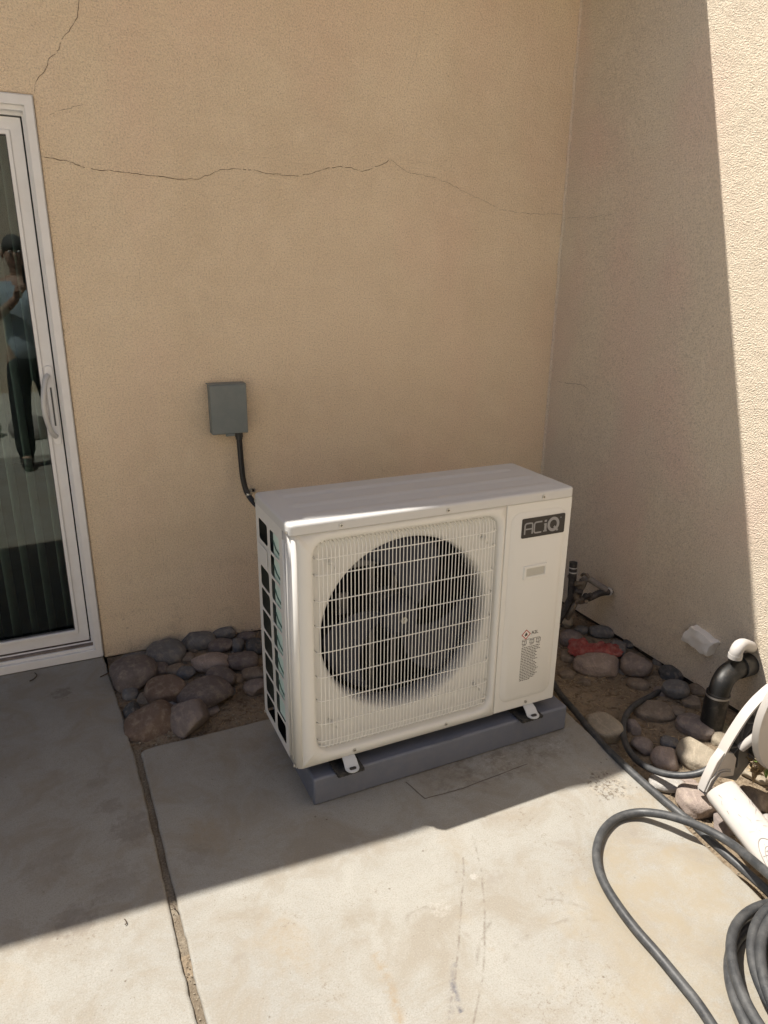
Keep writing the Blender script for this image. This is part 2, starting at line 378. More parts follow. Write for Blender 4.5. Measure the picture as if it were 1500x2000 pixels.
# patio slabs
def jl(y): return .0299+.024*(-y-.5)                       # left lip of the open joint
def rough_edge(pts, step=.02, amp=.004):
    out = []
    for i, p in enumerate(pts):
        q = pts[(i+1) % len(pts)]; L = math.hypot(q[0]-p[0], q[1]-p[1]); k = max(1, int(min(L, 6)/step)) if L < 7 else 1
        for j in range(k):
            x = p[0]+(q[0]-p[0])*j/k; y = p[1]+(q[1]-p[1])*j/k
            a = amp if 0 < j else 0
            out.append((x+noise.noise(Vector((x*9, y*9, 2)))*a+noise.noise(Vector((x*45, y*45, 2)))*a*.8, y+noise.noise(Vector((x*9, y*9, 7)))*a))
    return out
def slab(name, pts, m, z1=0.0, z0=-.115, bev=.007):
    bm = bmesh.new(); prism(bm, rough_edge(pts), z0, z1); bmesh.ops.recalc_face_normals(bm, faces=bm.faces)
    o = bm_obj(name, bm, m, bevel=bev, seg=3, auto=30); return struct(o)
slab('patio_slab', [(-.012, -.0), (-7, -.0), (-7, -3.6), (jl(-3.6), -3.6), (jl(-.72), -.72), (.012, -.35), (-.012, -.03)], M_conc)
def se(y): return 1.5829-.0774*(-y-.5)
J = .020
slab('patio_slab', [(jl(-.72)+J, -.735), (jl(-3.6)+J, -3.6), (se(-3.6), -3.6), (se(-.72), -.72), (.10, -.7165), (.066, -.722)], M_conc)
_far = NT(mat('pale_bounce_paving', (.5, .48, .43), .9)); _ff = _far.noise(40, 5, .7)
M_pale = _far.out(_far.mix(_far.ramp(_ff, [(.3, 0.0), (.7, 1.0)]), (.47, .45, .40), (.54, .52, .46)))
slab('bounce_paving', [(-7, -3.63), (-7, -7.1), (2.4, -7.1), (2.4, -3.63)], M_pale, z1=-.006)  # paving behind the camera, made pale to bounce light on the house
# sand in the joint
bm = bmesh.new(); pr = None
for k in range(180):
    y = -.70-2.9*k/179; z = -.012+noise.noise(Vector((0, y*11, 0)))*.006
    row = [bm.verts.new((jl(y)-.004+(J+.008)*q/4, y, z-.003*(q in (0, 4))+noise.noise(Vector((q*3, y*40, 0)))*.002)) for q in range(5)]
    if pr:
        for q in range(4): bm.faces.new((pr[q], row[q], row[q+1], pr[q+1]))
    pr = row
struct(bm_obj('sand_joint', bm, M_sand, smooth=True))
# scored repair patch in front of the equipment pad
scr = [G(792, 1527, .001), G(830, 1560, .001), G(900, 1541, .001), G(1030, 1492, .001)]

# ---- back wall of the house with the door opening
DX0, DX1, DZ = -2.0, -.009, 2.096
hw = empty('house_wall', (0, 0, 0)); tag(hw, 'tan stucco house wall with a long jagged crack, behind the outdoor unit', 'wall')
bm = bmesh.new()
xs = [-7, DX0, DX1, 2.32]; zs = [-.012, DZ, 3.25]
prism(bm, [(-7, -.012), (DX0, -.012), (DX0, DZ), (DX1, DZ), (DX1, -.012), (.42, -.012), (.56, -.02), (2.32, -.045), (2.32, 2.895), (-7, 2.895)], 0, .2, 'y')
bmesh.ops.recalc_face_normals(bm, faces=bm.faces)
bm_obj('stucco_wall', bm, M_wall, hw, bevel=.006, seg=2, auto=30)
box('foundation', (.01, .018, -.12), (2.19, .19, -.05), mat('shaded_footing', (.06, .05, .04), .95), hw)  # dark colour stands in for shade in the recessed gap under the stucco
box('foundation', (-6.9, .03, -.12), (-.012, .19, -.02), mat('shaded_footing_rear', (.06, .05, .04), .95), hw)
def crack(parent, P, wmax=.0028, jag=.006, off=Vector((0, -.0015, 0)), side=Vector((0, 0, 1)), along=None):
    bm = bmesh.new(); rows = []
    rnd = random.Random(len(P)*31+int(P[0].x*100))
    pts = []; wv = 0
    for i in range(len(P)-1):
        L = (P[i+1]-P[i]).length; k = max(2, int(L/.009))
        for j in range(k):
            q = P[i].lerp(P[i+1], j/k); d = (P[i+1]-P[i]).normalized(); nrm = d.cross(off.normalized())
            if j: wv = (wv*.6+rnd.uniform(-jag, jag)) if True else 0; q = q + nrm*wv*min(1, 2*j/k, 2*(k-j)/k)
            pts.append((q, nrm))
    pts.append((P[-1], pts[-1][1])); n = len(pts)
    for i, (q, nrm) in enumerate(pts):
        wd = wmax*rnd.uniform(.30, 1.0)*(1 if 0 < i < n-1 else .2)
        rows.append((bm.verts.new(q+off+nrm*wd*.5), bm.verts.new(q+off-nrm*wd*.5)))
    for a, b in zip(rows, rows[1:]):
        if rnd.random() > .07: bm.faces.new((a[0], a[1], b[1], b[0]))
    return bm_obj('crack', bm, M_crack, parent)
crack(hw, [B(*q) for q in [(85, 307), (130, 314), (160, 326), (195, 333), (235, 336), (290, 343), (345, 350), (388, 350), (410, 342), (430, 331), (475, 331), (520, 339), (560, 343), (605, 340), (640, 328), (665, 325), (708, 335), (745, 322), (760, 311)]], .0024, .0035)
crack(hw, [B(*q) for q in [(760, 311), (775, 322), (800, 338), (850, 347), (875, 357), (910, 376), (945, 392), (975, 409), (1010, 415), (1060, 419), (1098, 419)]], .0012, .003)
crack(hw, [B(*q) for q in [(67, 182), (70, 160), (88, 138), (95, 115), (115, 97), (124, 72), (135, 62), (145, 45), (152, 22), (155, -20)]], .0020, .003)
crack(hw, [B(*q) for q in [(800, 335), (792, 290), (788, 240), (794, 190), (800, 150), (815, 100), (828, 30), (835, -20)]], .0005, .004)
crack(hw, [B(*q) for q in [(95, 225), (120, 215), (160, 205)]], .0012, .003)

# ---- wing wall on the side of the unit
ww = empty('wing_wall', (0, 0, 0)); tag(ww, 'pinkish tan stucco wall meeting the house wall at the corner, its outer end in sun', 'wall')
def wx(y): return 2.1936-.0107*y
bm = bmesh.new(); prism(bm, [(wx(-.001), -.001), (wx(-4.9), -4.9), (2.5, -4.9), (2.5, -.001)], -.05, 2.895); bmesh.ops.recalc_face_normals(bm, faces=bm.faces)
bm_obj('stucco_wall', bm, M_wing, ww)
bm = bmesh.new(); prism(bm, [(wx(0)+.022, -.02), (wx(-4.9)+.022, -4.88), (2.48, -4.88), (2.48, -.02)], -.12, -.052); bmesh.ops.recalc_face_normals(bm, faces=bm.faces)
bm_obj('foundation', bm, bpy.data.materials['shaded_footing'], ww)  # same dark tone, painted as the shaded gap under this wall
offw = Vector((-.0015, 0, 0))
crack(ww, [RW(*q) for q in [(1102, 426), (1125, 425), (1160, 424), (1200, 417)]], .0009, .003, offw)
crack(ww, [RW(*q) for q in [(1090, 745), (1110, 749), (1140, 752), (1150, 760)]], .0018, .002, offw)
# rough seam of stucco in the corner
bm = bmesh.new(); add_tube(bm, [(wx(0)-.001+noise.noise(Vector((0, 0, z*9)))*.005, -.001+noise.noise(Vector((5, 0, z*11)))*.004, z) for z in [-.04+k*.03 for k in range(97)]], .009, 8)
bm_obj('corner_seam', bm, M_wing, ww, smooth=True)

# ---- eave of the house roof: its edge throws the long shadow over the patio
def eave_pt(gx, gy, h): return (gx+LX*h, gy+LY*h)
H0 = 2.9
edge = [(-8, -.905), (.70, -1.414), (.86, -1.412), (1.15, -1.430), (1.35, -1.462), (1.76, -1.442), (1.83, -1.36), (2.2, -1.400), (4.2, -1.400)]  # unseen edge, bent point by point to shape the shadow outline
rf = empty('house_roof', (0, 0, 0)); tag(rf, 'flat roof edge of the house overhanging the patio', 'roof')
bm = bmesh.new(); e = [eave_pt(a, b, H0) for a, b in edge]; e = [(x, y) for x, y in e]
prism(bm, e+[(e[-1][0], 5.5), (e[0][0], 5.5)], H0, H0+.06); bmesh.ops.recalc_face_normals(bm, faces=bm.faces)
bm_obj('eave', bm, M_roof, rf)

# ---- the wall across the patio, seen mirrored in the door glass
fw = empty('garden_wall', (0, -7.4, 0)); tag(fw, 'tan stucco wall on the far side of the patio, opposite the glass door', 'wall')
box('stucco_wall', (-9, -.25, -.12), (7, 0, 4.9), M_far, fw); box('wall_cap', (-9.02, -.29, 4.9), (7.02, .04, 4.98), M_conc_far, fw, bevel=.01)

# ================================================================= SLIDING DOOR
dr = empty('sliding_door', (0, 0, 0)); tag(dr, 'white vinyl sliding glass door with a curved pull handle, set in the tan wall', 'door')
x1d = -.013; zt = 2.09; zb = .004
def frame_ring(name, xo, xi, zo, zi, zbo, zbi, y0, y1, m, par, left=-1.95, bevel=.002):
    """right jamb, head and sill of a frame as one butted body"""
    bm = bmesh.new()
    O = [(left, zbo), (xo, zbo), (xo, zo), (left, zo)]; I = [(left, zbi), (xi, zbi), (xi, zi), (left, zi)]
    v = [[bm.verts.new((p[0], y, p[1])) for p in L_] for L_ in (O, I) for y in (y0, y1)]
    for k in range(3):
        for a, b in ((0, 2), (1, 3), (0, 1), (2, 3)): bm.faces.new((v[a][k], v[a][k+1], v[b][k+1], v[b][k]))
    for k in (0, 3): bm.faces.new((v[0][k], v[1][k], v[3][k], v[2][k]))
    bmesh.ops.recalc_face_normals(bm, faces=bm.faces)
    return bm_obj(name, bm, m, par, bevel=bevel, seg=2, auto=30)
fr = frame_ring('door_frame', x1d, -.040, zt, zt-.030, zb, .040, -.014, .0, M_vinyl, dr)
frame_ring('frame_lip', -.0101, -.0125, zt+.004, zt+.0005, zb, .012, -.006, .004, M_vinyl, fr)
frame_ring('jamb', -.0135, -.046, zt-.0005, zt-.045, .004, .052, .001, .030, M_vinyl, dr)
frame_ring('jamb_stop', -.0135, -.052, zt-.001, zt-.055, .004, .062, .031, .060, M_vinyl, dr)
box('track', (-1.95, .010, .0525), (-.0465, .0295, .058), M_track, dr)
box('track', (-1.95, .034, .0625), (-.0525, .0595, .064), M_track, dr)
ps = frame_ring('door_panel', -.057, -.094, zt-.060, zt-.100, .068, .110, .036, .064, M_vinyl, dr)
frame_ring('glazing_bead', -.0942, -.107, zt-.1002, zt-.114, .1102, .124, .030, .050, M_vinyl, ps)
frame_ring('gasket', -.1072, -.1095, zt-.1142, zt-.117, .1242, .127, .040, .052, M_vinyl_g, ps)
bm = bmesh.new(); add_box(bm, (-.93, -.002, -.96), (.93, .002, .96))
gl = bm_obj('glass', bm, M_glass, dr); gl.location = (-1.03, .047, 1.05); gl.rotation_euler = (R(.45), 0, R(.62))
gl.scale = (1, 1, .985)
box('door_panel', (-1.955, .036, .068), (-1.93, .064, zt-.06), M_vinyl, dr)
# pull handle: backing plate with a bow arched off it
hd = empty('handle', (-.0755, .036, 1.06)); hd.parent = dr
bm = bmesh.new(); prism(bm, rrect(0, 0, .0135, .150, .013), -.007, 0, 'y'); bmesh.ops.recalc_face_normals(bm, faces=bm.faces)
bm_obj('back_plate', bm, M_vinyl, hd, bevel=.002, auto=30)
bow = []
for k in range(21):
    a = k/20; z = .115-.23*a; b = math.sin(math.pi*a)**.62
    bow.append((-.004-.026*b, -.010-.046*b, z))
M_handle = plastic('grey_white_handle', (.50, .50, .49), .35, 40, .03, .03)
tube('grip', spline(bow, 3), [.0095]*61, M_handle, hd, n=14)
box('latch_slot', (-.003, -.0085, -.075), (.003, -.0068, .07), M_vinyl_g, hd)
# room behind the glass
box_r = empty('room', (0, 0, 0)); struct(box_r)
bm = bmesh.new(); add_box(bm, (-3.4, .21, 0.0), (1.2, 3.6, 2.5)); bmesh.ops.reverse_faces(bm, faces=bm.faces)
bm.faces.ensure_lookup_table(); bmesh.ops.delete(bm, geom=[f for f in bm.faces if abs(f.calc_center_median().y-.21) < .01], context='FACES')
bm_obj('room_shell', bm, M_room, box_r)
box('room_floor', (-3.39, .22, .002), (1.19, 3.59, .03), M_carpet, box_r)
# vertical blinds
bl = empty('vertical_blind', (0, .15, 0)); tag(bl, 'grey green vertical blind hanging open behind the door glass', 'blind')
box('head_rail', (-1.9, -.025, 2.02), (-.06, .02, 2.06), M_slab_metal, bl)
for k in range(26):
    x = -.125-.0675*k
    bm = bmesh.new(); pr = None; ang = R(76+random.uniform(-3, 3)); 
    for s in range(7):
        u = -.044+.088*s/6; c_ = .006*(1-(u/.044)**2)
        px_ = x+u*math.cos(ang)+c_*math.sin(ang); py_ = u*math.sin(ang)-c_*math.cos(ang)
        row = (bm.verts.new((px_, py_, .05)), bm.verts.new((px_, py_, 2.02)))
        if pr: bm.faces.new((pr[0], row[0], row[1], pr[1]))
        pr = row
    o = bm_obj('vane', bm, M_slab_metal, bl, smooth=True)
    sd = o.modifiers.new('thick', 'SOLIDIFY'); sd.thickness = .0015

# ================================================================= EQUIPMENT PAD
UX, UY, UZ, UR = .46186, -1.19659, .13317, .011
W, H, D = .946, .7735, .337
bm = bmesh.new()
pp = [(0, 0), (.953, 0), (.953, .43), (0, .43)]
prism(bm, pp, 0, .095)
pad = bm_obj('equipment_pad', bm, M_pad, bevel=.007, seg=3, auto=35); bmesh
pad.location = (.5075, -1.2142, .001); pad.rotation_euler.z = UR
tag(pad, 'slate grey plastic pad carrying the cream outdoor unit', 'pad')
bm = bmesh.new(); prism(bm, [(.40, .002), (.46, .0), (.52, .0), (.516, .016), (.405, .012)], .0945, .0966); 
bm_obj('moulded_mark', bm, M_pad, pad)

# ================================================================= OUTDOOR UNIT
un = empty('heat_pump_unit', (UX, UY, UZ), UR)
tag(un, 'cream outdoor air conditioning unit with round fan behind a wire grille', 'air conditioner')
def angles_for(extra):
    A = set(round(2*math.pi*k/144, 6) for k in range(144))
    for a in extra: A.add(round(a % (2*math.pi), 6))
    return sorted(A)
fcx, fcz, fr_ = .375, .395, .283
rx0, rx1, rz0, rz1, rr_ = .066, .676, .030, .716, .045
RC = .020                                                    # rounding of the upright front corners
px0, px1, pz0, pz1 = RC, .6925, .0, .742
ex = [math.atan2(z-fcz, x-fcx) for x in (px0, px1) for z in (pz0, pz1)]
AN = angles_for(ex)
def rect_at(a, x0, x1, z0, z1):
    c, s = math.cos(a), math.sin(a); t = 1e9
    if c > 1e-9: t = min(t, (x1-fcx)/c)
    if c < -1e-9: t = min(t, (x0-fcx)/c)
    if s > 1e-9: t = min(t, (z1-fcz)/s)
    if s < -1e-9: t = min(t, (z0-fcz)/s)
    return fcx+c*t, fcz+s*t
def rrect_at(a, x0, x1, z0, z1, r):
    x, z = rect_at(a, x0, x1, z0, z1)
    cx = min(max(x, x0+r), x1-r); cz = min(max(z, z0+r), z1-r)
    if (x < x0+r or x > x1-r) and (z < z0+r or z > z1-r):
        # hit the corner circle along the same ray
        ccx = x0+r if x < fcx else x1-r; ccz = z0+r if z < fcz else z1-r
        c, s = math.cos(a), math.sin(a); ox, oz = fcx-ccx, fcz-ccz
        b = ox*c+oz*s; q = b*b-(ox*ox+oz*oz-r*r)
        if q > 0: t = -b+math.sqrt(q); return fcx+c*t, fcz+s*t
    return x, z
bm = bmesh.new(); loops = []
def add_loop(fn, y): loops.append([bm.verts.new((fn(a)[0], y, fn(a)[1])) for a in AN])
add_loop(lambda a: rect_at(a, px0, px1, pz0, pz1), 0)
e_ = .010
add_loop(lambda a: rrect_at(a, rx0-e_, rx1+e_, rz0-e_, rz1+e_, rr_+e_), 0)
add_loop(lambda a: rrect_at(a, rx0-.006, rx1+.006, rz0-.006, rz1+.006, rr_+.006), .0015)
add_loop(lambda a: rrect_at(a, rx0, rx1, rz0, rz1, rr_), .006)
add_loop(lambda a: rrect_at(a, rx0+.006, rx1-.006, rz0+.006, rz1-.006, rr_-.006), .024)
add_loop(lambda a: rrect_at(a, rx0+.010, rx1-.010, rz0+.010, rz1-.010, rr_-.010), .026)
for rr2, yy in ((fr_+.012, .026), (fr_+.004, .029), (fr_-.002, .036), (fr_-.005, .048), (fr_-.005, .11)):
    add_loop(lambda a, q=rr2: (fcx+q*math.cos(a), fcz+q*math.sin(a)), yy)
N = len(AN)
for a, b in zip(loops, loops[1:]):
    for i in range(N): bm.faces.new((a[i], b[i], b[(i+1) % N], a[(i+1) % N]))
# rounded upright corner running round to the side of the casing
pr = None
for k in range(9):
    t = R(90*k/8); x = RC-RC*math.sin(t); y = RC-RC*math.cos(t)
    row = (bm.verts.new((x, y, 0)), bm.verts.new((x, y, .742)))
    if pr: bm.faces.new((pr[0], pr[1], row[1], row[0]))
    pr = row
row = (bm.verts.new((0, .066, 0)), bm.verts.new((0, .066, .742))); bm.faces.new((pr[0], pr[1], row[1], row[0]))
bmesh.ops.remove_doubles(bm, verts=bm.verts, dist=1e-5); bmesh.ops.recalc_face_normals(bm, faces=bm.faces)
fp = bm_obj('front_panel', bm, M_cab, un, auto=40); sd = fp.modifiers.new('thick', 'SOLIDIFY'); sd.thickness = .0012; sd.offset = -1
# service panel on the valve side, with its raised field
bm = bmesh.new(); add_box(bm, (.6945, 0, 0), (W-.001, .012, .742)); add_box(bm, (W-.012, .0121, 0), (W-.001, D-.002, .742))
sp = bm_obj('service_panel', bm, M_cab, un, bevel=.004, seg=3, auto=40)
bm = bmesh.new()
o_ = rrect(.817, .374, .104, .338, .035, 8); i_ = rrect(.820, .371, .092, .324, .030, 8)
ov = [bm.verts.new((a, -.0004, b)) for a, b in o_]; iv = [bm.verts.new((a, -.006, b)) for a, b in i_]
for k in range(len(o_)): bm.faces.new((ov[k], ov[(k+1) % len(o_)], iv[(k+1) % len(o_)], iv[k]))
bm.faces.new(iv); bmesh.ops.recalc_face_normals(bm, faces=bm.faces)
bm_obj('raised_field', bm, M_cab, sp, auto=60)
# recessed grip
hg = empty('recessed_grip', (.8145, -.006, .508)); hg.parent = un
bm = bmesh.new()
o1 = rrect(0, 0, .047, .024, .004, 3); o2 = rrect(0, 0, .044, .021, .003, 3); o3 = rrect(.001, -.0005, .037, .0145, .003, 3); o4 = rrect(.001, -.001, .034, .011, .003, 3)
L4 = [[bm.verts.new((a, y, b)) for a, b in o] for o, y in ((o1, -.0003), (o2, -.004), (o3, -.004), (o4, .004))]
for a, b in zip(L4, L4[1:]):
    for k in range(len(a)): bm.faces.new((a[k], b[k], b[(k+1) % len(a)], a[(k+1) % len(a)]))
bmesh.ops.recalc_face_normals(bm, faces=bm.faces); bm_obj('surround', bm, M_cab, hg, auto=30)
bm = bmesh.new(); prism(bm, rrect(.001, -.001, .0365, .0135, .003, 3), -.0012, -.0006, 'y'); bm_obj('pocket', bm, mat('grip_pocket', (.42, .41, .37), .6), hg)
# lid
bm = bmesh.new(); add_box(bm, (-.003, -.004, .744), (W+.002, D+.003, H))
bmesh.ops.bevel(bm, geom=[e2 for e2 in bm.edges if abs(e2.verts[0].co.z-e2.verts[1].co.z) > .01], offset=.018, segments=6, profile=.5, affect='EDGES')
bmesh.ops.bevel(bm, geom=[e2 for e2 in bm.edges if min(v.co.z for v in e2.verts) > H-.001], offset=.009, segments=4, profile=.5, affect='EDGES')
lid = bm_obj('lid', bm, M_lid, un, auto=35)
for yc, xa, xb in ((.265, .055, .885), (.160, .05, .90), (.055, .045, .905)):
    bm = bmesh.new()
    o1 = rrect((xa+xb)/2, yc, (xb-xa)/2, .026, .018, 5); o2 = rrect((xa+xb)/2, yc, (xb-xa)/2-.014, .012, .010, 5)
    a = [bm.verts.new((p[0], p[1], H+.0002)) for p in o1]; b = [bm.verts.new((p[0], p[1], H+.0045)) for p in o2]
    for k in range(len(a)): bm.faces.new((a[k], a[(k+1) % len(a)], b[(k+1) % len(a)], b[k]))
    bm.faces.new(b); bmesh.ops.recalc_face_normals(bm, faces=bm.faces); bm_obj('stiffening_rib', bm, M_lid, lid, auto=60)
for x in (.10, .13):
    pass
# side guard with two columns of openings
bm = bmesh.new(); zr = [.020+.0765*k for k in range(10)]
cols = [(.0665, .0955), (.0955, .190), (.190, .213), (.213, .306), (.306, D-.002)]
def cell(y0, y1, z0, z1): bm.faces.new([bm.verts.new((0.0, a, b)) for a, b in ((y0, z0), (y1, z0), (y1, z1), (y0, z1))])
def cell_open(y0, y1, z0, z1, m=.0045):
    o1 = [(y0, z0), (y1, z0), (y1, z1), (y0, z1)]
    cy, cz = (y0+y1)/2, (z0+z1)/2; hw_, hh = (y1-y0)/2, (z1-z0)/2-m
    inner = rrect(cy, cz, hw_-.0005, hh, .011, 4)
    ov = {}
    iv = [bm.verts.new((0, a, b)) for a, b in inner]
    cor = [bm.verts.new((0, a, b)) for a, b in ((y1, z1), (y0, z1), (y0, z0), (y1, z0))]
    for q in range(4):
        seg = iv[q*5:(q+1)*5]
        for s in range(4): bm.faces.new((cor[q], seg[s], seg[s+1]))
        nx_ = iv[((q+1)*5) % 20]; bm.faces.new((cor[q], seg[4], nx_, cor[(q+1) % 4]))
for ci, (a, b) in enumerate(cols):
    if ci in (1, 3):
        cell(a, b, 0, zr[0]); cell(a, b, zr[9], .742)
        for k in range(9):
            if ci == 3 and k == 7: cell(a, b, zr[k], zr[k+1])
            else: cell_open(a, b, zr[k], zr[k+1])
    else:
        cell(a, b, 0, zr[0]); cell(a, b, zr[9], .742)
        for k in range(9): cell(a, b, zr[k], zr[k+1])
bmesh.ops.remove_doubles(bm, verts=bm.verts, dist=1e-5); bmesh.ops.recalc_face_normals(bm, faces=bm.faces)
sg = bm_obj('side_guard', bm, M_cab, un); sd = sg.modifiers.new('thick', 'SOLIDIFY'); sd.thickness = .0012; sd.offset = 0
bm = bmesh.new()
for yy in (.030, .050, .058): add_tube(bm, [(-.001, yy, .02), (-.001, yy, .715)], .0022, 8)
bm_obj('pressed_bead', bm, M_cab, sg, smooth=True)
bm = bmesh.new(); add_box(bm, (-.004, .216, zr[7]+.008), (-.0025, .303, zr[8]-.008)); bm_obj('sensor_cover', bm, M_cab, sg, bevel=.001)
# coil behind the guard: fins, and a mint plate with the light on them painted in
bm = bmesh.new()
for k in range(70): 
    y = .125+k*.0029
    add_box(bm, (.030, y, .015), (.052, y+.0009, .735))
bm_obj('coil', bm, M_findark, un)
box('coil_backing', (.0525, .12, .012), (.058, D-.006, .738), M_cavity, un)
fb = box('lit_fin_plate', (.0042, .074, .10), (.0050, .168, .738), M_fin, un)
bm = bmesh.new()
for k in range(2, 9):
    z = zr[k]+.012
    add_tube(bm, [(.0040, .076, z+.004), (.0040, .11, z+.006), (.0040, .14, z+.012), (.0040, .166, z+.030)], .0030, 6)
bm_obj('bar_shadow_band', bm, plastic('bar_shadow_green', (.05, .12, .10), .5), un, smooth=True)  # dark bands drawn as the guard bars' shadows on the fins
# grille: wires bowed back into the casing at their ends
bm = bmesh.new(); nv = 50; gx0, gx1 = .084, .660
for k in range(nv):
    x = gx0+(gx1-gx0)*k/(nv-1)
    ins = 0.0
    dl = min(x-rx0, rx1-x)
    if dl < rr_: ins = rr_-math.sqrt(max(0, rr_*rr_-(rr_-dl)**2))
    zt_, zb_ = rz1-.010-ins, rz0+.010+ins
    fl = 0.004+.010*max(0, 1-dl/.05)
    add_tube(bm, [(x, .024, zt_), (x, .012, zt_-.003), (x, fl, zt_-.012), (x, fl-.003, zt_-.026), (x, -.0015+fl*.5, (zt_+zb_)/2), (x, fl-.003, zb_+.026), (x, fl, zb_+.012), (x, .012, zb_+.003), (x, .024, zb_)], .00135, 5)
gr = bm_obj('fan_grille', bm, M_wire, un, smooth=True)
bm = bmesh.new()
for z in (.662, .612, .533, .453, .371, .290, .211, .131, .072, .055):
    add_tube(bm, [(rx0+.008, .024, z), (rx0+.010, .012, z), (rx0+.020, .0055, z), (rx0+.05, .0035, z), (.375, .0022, z), (rx1-.05, .0035, z), (rx1-.020, .0055, z), (rx1-.010, .012, z), (rx1-.008, .024, z)], .0017, 5)
bm_obj('cross_wire', bm, M_wire, gr, smooth=True)
# clips that hold the grille
for x, z in ((.122, .640), (.625, .640), (.120, .120), (.628, .118)):
    bm = bmesh.new(); add_tube(bm, [(x-.006, .026, z+.012), (x-.006, .010, z+.012), (x, .004, z+.010), (x+.005, .004, z), (x+.012, .012, z-.016)], .0026, 6)
    add_tube(bm, [(x, .026, z), (x, .018, z)], .006, 10); bm_obj('grille_clip', bm, M_cab, gr, smooth=True)
# fan: hub, three swept blades, motor and bracket in the dark casing
fan = empty('fan', (fcx, .085, fcz)); fan.parent = un
bm = bmesh.new(); prof = [(0, -.030), (.02, -.030), (.045, -.026), (.058, -.015), (.062, .0), (.062, .03)]
ring = [[bm.verts.new((r*math.cos(2*math.pi*j/36), y, r*math.sin(2*math.pi*j/36))) for j in range(36)] if r else [bm.verts.new((0, y, 0))] for r, y in prof]
for j in range(36): bm.faces.new((ring[0][0], ring[1][j], ring[1][(j+1) % 36]))
for a, b in zip(ring[1:], ring[2:]):
    for j in range(36): bm.faces.new((a[j], b[j], b[(j+1) % 36], a[(j+1) % 36]))
bmesh.ops.recalc_face_normals(bm, faces=bm.faces); bm_obj('hub', bm, M_fan, fan, auto=50)
bm = bmesh.new(); add_tube(bm, [(0, -.0345, 0), (0, -.030, 0)], .012, 6); add_tube(bm, [(0, -.040, 0), (0, -.0345, 0)], .004, 8); bm_obj('shaft_nut', bm, M_screw, fan)
for k in range(3):
    bm = bmesh.new(); a0 = R(20+120*k); rows = []
    for i in range(10):
        r = .058+(.262-.058)*i/9; row = []
        for j in range(12):
            u = j/11; sw = R(18+64*u)+R(26)*(i/9)**1.6; wgt = .5+.5*math.sin(math.pi*min(1, (i+2)/9))
            aa = a0+sw*(.55+.45*math.sqrt(i/9+.05)); y = -.020+.050*u+.008*math.cos(u*math.pi)
            row.append(bm.verts.new((r*math.cos(aa), y, r*math.sin(aa))))
        rows.append(row)
    for a, b in zip(rows, rows[1:]):
        for j in range(11): bm.faces.new((a[j], a[j+1], b[j+1], b[j]))
    bmesh.ops.recalc_face_normals(bm, faces=bm.faces); o = bm_obj('blade', bm, M_fan, fan, smooth=True)
    sd = o.modifiers.new('thick', 'SOLIDIFY'); sd.thickness = .003
bm = bmesh.new(); add_tube(bm, [(fcx, .13, fcz), (fcx, .20, fcz)], .055, 24); add_box(bm, (fcx-.05, .205, .01), (fcx-.035, .22, .735)); add_box(bm, (fcx+.035, .205, .01), (fcx+.05, .22, .735))
bm_obj('fan_motor', bm, M_motor, un, auto=40)
bm = bmesh.new(); add_box(bm, (.19, .16, .55), (.33, .175, .63)); bm_obj('bracket', bm, M_motor, un)
bm = bmesh.new(); add_box(bm, (.20, .16, .40), (.235, .17, .47)); bm_obj('bracket', bm, M_motor, un)
bm = bmesh.new(); add_tube(bm, [(.22, .15, .60), (.25, .14, .62), (.29, .15, .60)], .008, 8)
bm_obj('motor_cable', bm, M_motor, un, auto=40)
bm = bmesh.new(); add_box(bm, (.060, .115, .004), (.690, D-.006, .740)); bmesh.ops.reverse_faces(bm, faces=bm.faces); bm.faces.ensure_lookup_table()
bmesh.ops.delete(bm, geom=[f for f in bm.faces if abs(f.calc_center_median().y-.115) < .001], context='FACES')
bm_obj('fan_chamber', bm, M_cavity, un)
box('rear_coil', (.004, D-.005, .01), (.69, D-.001, .738), M_findark, un)
box('base_pan', (.004, .006, .001), (W-.014, D-.008, .003), M_cavity, un)
# screws
for x, z in ((.147, .7555), (.483, .7555), (.826, .7555)):
    bm = bmesh.new(); add_tube(bm, [(x, -.0075, z), (x, -.0035, z)], .0055, 14); s_ = bm_obj('screw', bm, M_screw, un, auto=40)
    bm = bmesh.new(); add_box(bm, (x-.0035, -.0082, z-.0008), (x+.0035, -.0076, z+.0008)); add_box(bm, (x-.0008, -.0084, z-.0035), (x+.0008, -.0083, z+.0035)); bm_obj('cross_slot', bm, M_hole, s_)
for x, z in ((.186, .0155), (.51, .0155), (.825, .0165)):
    bm = bmesh.new(); add_tube(bm, [(x, -.0035, z), (x, -.0003, z)], .0055, 14); s_ = bm_obj('screw', bm, M_screw, un, auto=40)
    bm = bmesh.new(); add_box(bm, (x-.0035, -.0042, z-.0008), (x+.0035, -.0036, z+.0008)); bm_obj('cross_slot', bm, M_hole, s_)
for y, z in ((.012, .752), (.318, .752), (.012, .010), (.320, .010)):
    bm = bmesh.new(); add_tube(bm, [(-.0065, y, z), (-.0032, y, z)], .005, 12); bm_obj('screw', bm, M_screw, un, auto=40)
